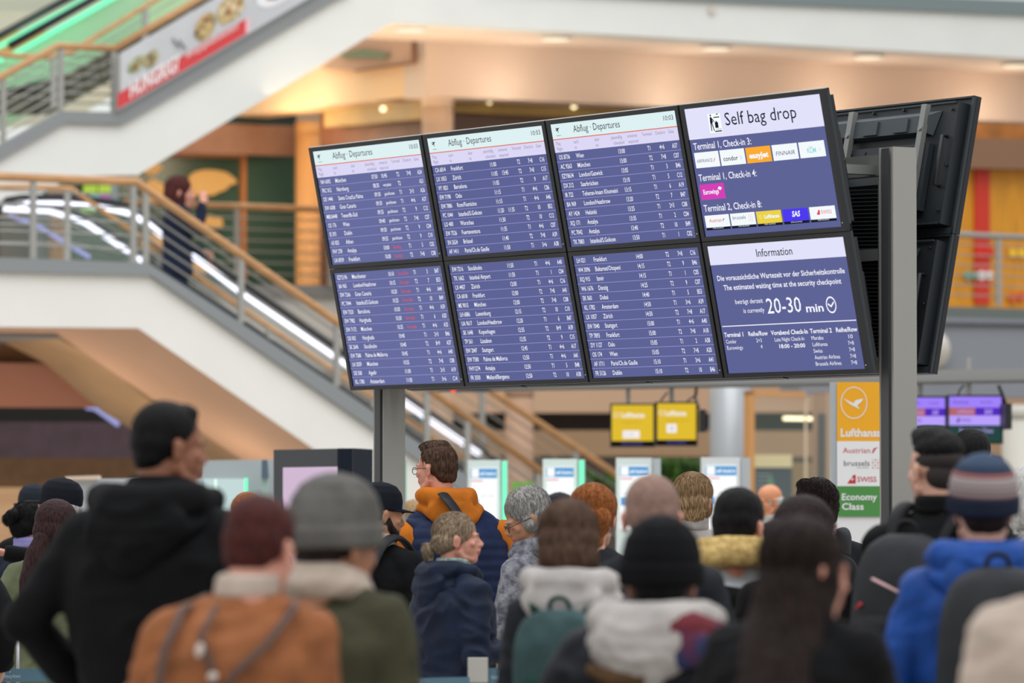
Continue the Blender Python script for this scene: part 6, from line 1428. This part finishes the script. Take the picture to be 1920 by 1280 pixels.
def smooth_path(r, k=5):
    r = [np.array(q, float) for q in r]; r = [r[0]]+r+[r[-1]]; out = []
    for i in range(1, len(r)-2):
        for j in range(k):
            t = j/k; a, b, c, d = r[i-1:i+3]
            out.append(.5*((2*b)+(-a+c)*t+(2*a-5*b+4*c-d)*t*t+(-a+3*b-3*c+d)*t**3))
    return out+[r[-2]]
def backpack(p, label, m1, m2, w=.29, h=.44, d=.15, zc=1.17, y0=-.15, cat='backpack', mark=None, straps=True, marks=None, strapm=None):
    s = p['s']; e = empty('backpack', label, cat, 'backpacks carried by the travellers'); e.location = p['e'].location; e.rotation_euler = p['e'].rotation_euler
    def go(m, n, mt, par=None):
        m.v = [p['bend'](v)*s for v in m.v]; return m.build(n, mt, par or e)
    m = MB(); yb = y0-d/2
    m.loft(smooth_path([(0, yb, zc-h/2, w*.36, d*.30), (0, yb, zc-h/2+.02, w*.49, d*.46), (0, yb, zc-h*.1, w*.52, d*.52), (0, yb+.004, zc+h*.22, w*.49, d*.46), (0, yb+.012, zc+h*.40, w*.40, d*.36), (0, yb+.02, zc+h*.47, w*.28, d*.27), (0, yb+.02, zc+h*.50, w*.16, d*.16)]), n=40, pw=3.0)
    go(m, 'main_body', m1)
    m = MB(); m.loft([(0, yb-d*.46, zc-h*.40, w*.26, d*.10), (0, yb-d*.50, zc-h*.36, w*.37, d*.17), (0, yb-d*.50, zc-h*.02, w*.38, d*.18), (0, yb-d*.44, zc+h*.05, w*.30, d*.10)], n=28, pw=3.2); go(m, 'front_pocket', m2)
    m = MB(); m.tube([(-w*.43, yb-d*.10, zc-h*.2), (-w*.42, yb-d*.12, zc+h*.2), (-w*.22, yb-d*.05, zc+h*.44), (w*.22, yb-d*.05, zc+h*.44), (w*.42, yb-d*.12, zc+h*.2), (w*.43, yb-d*.10, zc-h*.2)], .005, 6); go(m, 'zip', mat('zip_grey', (96, 98, 104), .4))
    m = MB(); zt_ = zc+h*.49; m.tube(smooth_path([(-.035, yb+.03, zt_-.015), (-.03, yb+.03, zt_+.03), (0, yb+.03, zt_+.045), (.03, yb+.03, zt_+.03), (.035, yb+.03, zt_-.015)]), .008, 8); go(m, 'grab_handle', strapm or m2)
    if straps:
        for sd in (-1, 1):
            m = MB(); B_ = p['bulk']; m.tube(smooth_path([(sd*.085, y0-.02, 1.40), (sd*.105, -.10*B_, 1.488), (sd*.115, -.01, 1.525+.02*(B_-1)), (sd*.12, .09*B_, 1.485), (sd*.135, .155*B_, 1.38), (sd*.16, .15*B_, 1.22), (sd*.20*B_, .04, 1.08), (sd*.14, y0-.03, 1.02)], 4), list(np.interp(np.arange(29)/4, range(8), [.022, .028, .030, .030, .028, .022, .014, .012])), 10, flat=.45); go(m, 'shoulder_strap', strapm or m2)
    if marks: marks(go, yb, zc, d)
    return e
M_pk = cloth('pack_black', (26, 27, 31), .15, rough=.6); M_pk2 = cloth('pack_charcoal', (48, 50, 54), .15, rough=.6)
backpack(a4, 'black backpack on the person in the black cap by the steel post', M_pk, M_pk2, w=.26, h=.42, y0=-.13)
backpack(a8, 'slate teal backpack on the person with the white fleece hood', c_teal, c_green, w=.32, h=.46, y0=-.17, zc=1.18)
backpack(a15, 'black backpack right of the maroon collar, with a loop handle', M_pk, M_pk2, w=.28, y0=-.14, zc=1.20)
def m18(go, yb, zc, d):
    m = MB(); m.tube([(-.02, yb-d*.72, zc+.14), (.07, yb-d*.70, zc+.10)], .011, 6, flat=.4); go(m, 'label_strip', mat('label_pink', (206, 166, 166), .6))
    m = MB(); m.tube([(.10, yb-d*.70, zc+.02), (.085, yb-d*.74, zc-.12)], .008, 6, flat=.4); go(m, 'label_strip', mat('label_grey', (128, 130, 136), .6))
    m = MB(); m.tube([(-.14, yb-d*.3, zc+.03), (-.09, yb-d*.5, zc+.06)], .006, 6); go(m, 'red_piping', mat('piping_red', (190, 40, 50), .5))
backpack(a18, 'large black hiking backpack on the person with shaved sides', M_pk2, M_pk, w=.32, h=.56, d=.22, y0=-.15, zc=1.16, marks=m18)
backpack(a20, 'black and charcoal backpack over the royal blue jacket', M_pk2, M_pk, w=.36, h=.56, d=.20, y0=-.19, zc=1.19, strapm=M_pk)
backpack(a11, 'charcoal backpack under the white and plaid hood', c_char, M_pk, w=.34, h=.40, d=.12, y0=-.19, zc=1.00, straps=False)

# ================================================================== queue barriers, suitcase
M_belt = mat('belt_teal', (88, 124, 142), .6, noise=.05); M_btxt = mat('belt_print', (196, 212, 218), .6)
def barrier_post(x, y, Yb, label):
    c = P(x, y, Yb); h = c[2]; b = c*[1, 1, 0]
    t = Thing('barrier_post', label, 'barrier', b)
    t.part('pole', MB().tube([b+Zv*.02, b+Zv*(h-.06)], .032, 20), mat('pole_silver', (196, 194, 190), .3, metal=.5))
    t.part('belt_head', MB().box(b+Zv*(h-.035), (.075, .075, .09)), mat('head_pale', (188, 184, 178), .4))
    t.part('base', MB().loft([(0, 0, 0, .17, .17), (0, 0, .015, .165, .165), (0, 0, .03, .06, .06)], n=28).xf(Matrix.Translation(Vector(b))), M_dgrey)
    return c
def belt(A, B, w, label, txt, n=3):
    d = (B-A); L_ = np.linalg.norm(d); x = d/L_; z = np.cross(x, Zv)
    e = empty('barrier_belt', label, 'belt', M=frame(A, x, Zv, z))
    m = MB(); m.box((L_/2, -w/2, 0), (L_, w, .003)); m.build('webbing', M_belt, e)
    m = MB()
    for k in range(n):
        text(m, txt, L_*(.05+k/n), -w*.68, w*.26, 0, width=L_*.16, z=.0025)
        poly(m, [(L_*(.115+k/n), -w*.28), (L_*(.12+k/n), -w*.12), (L_*(.125+k/n), -w*.28)], 0, .0025)
    m.build('print', M_btxt, e)
c1 = barrier_post(102, 1206, 22.6, 'silver queue barrier post at the lower left'); c2 = barrier_post(108, 1240, 21.6, 'silver queue barrier post, the nearer of the two at the lower left')
belt(P(-120, 1214, 22.6), P(96, 1214, 22.6), .048, 'upper teal queue belt at the lower left', 'Hamburg Airport', 4)
belt(P(-120, 1236, 21.6), P(100, 1236, 21.6), .045, 'middle teal queue belt at the lower left', 'Hamburg Airport', 2)
belt(P(-120, 1255, 20.8), P(104, 1250, 20.8), .055, 'lowest teal queue belt at the lower left', 'Hamburg Airport', 2)
c3 = barrier_post(896, 1238, 18.4, 'silver queue barrier post in front of the person in navy')
belt(P(912, 1252, 18.4), P(1100, 1256, 18.4), .06, 'teal queue belt running right from the middle barrier post', 'Hamburg Airport', 2)
belt(P(640, 1275, 18.0), P(880, 1268, 18.3), .06, 'teal queue belt running left from the middle barrier post', 'Hamburg Airport', 2)
sc0 = P(4, 1250, 21.0)*[1, 1, 0]
t = Thing('suitcase', 'suitcase with a raised black and silver pull handle at the lower left edge', 'suitcase', sc0)
m = MB(); m.loft([(0, 0, .05, .17, .10), (0, 0, .07, .19, .12), (0, 0, .60, .19, .12), (0, 0, .62, .17, .10)], n=32, pw=5); t.part('shell', m.xf(Matrix.Translation(Vector(sc0))), mat('case_shell', (44, 46, 52), .35))
hz = P(0, 1175, 21.0)[2]
for sd in (-.06, .06): t.part('handle_tube', MB().tube([sc0+[sd, .08, .6], sc0+[sd, .08, hz]], .008, 8), mat('tube_alu', (170, 170, 172), .3, metal=.7))
t.part('grip', MB().tube([sc0+[-.075, .08, hz], sc0+[-.06, .08, hz+.012], sc0+[.06, .08, hz+.012], sc0+[.075, .08, hz]], .014, 10), M_black)
for sx in (-.14, .14):
    for sy in (-.08, .08): t.part('wheel', MB().ell(sc0+[sx, sy, .026], (.015, .026, .026)), M_black)
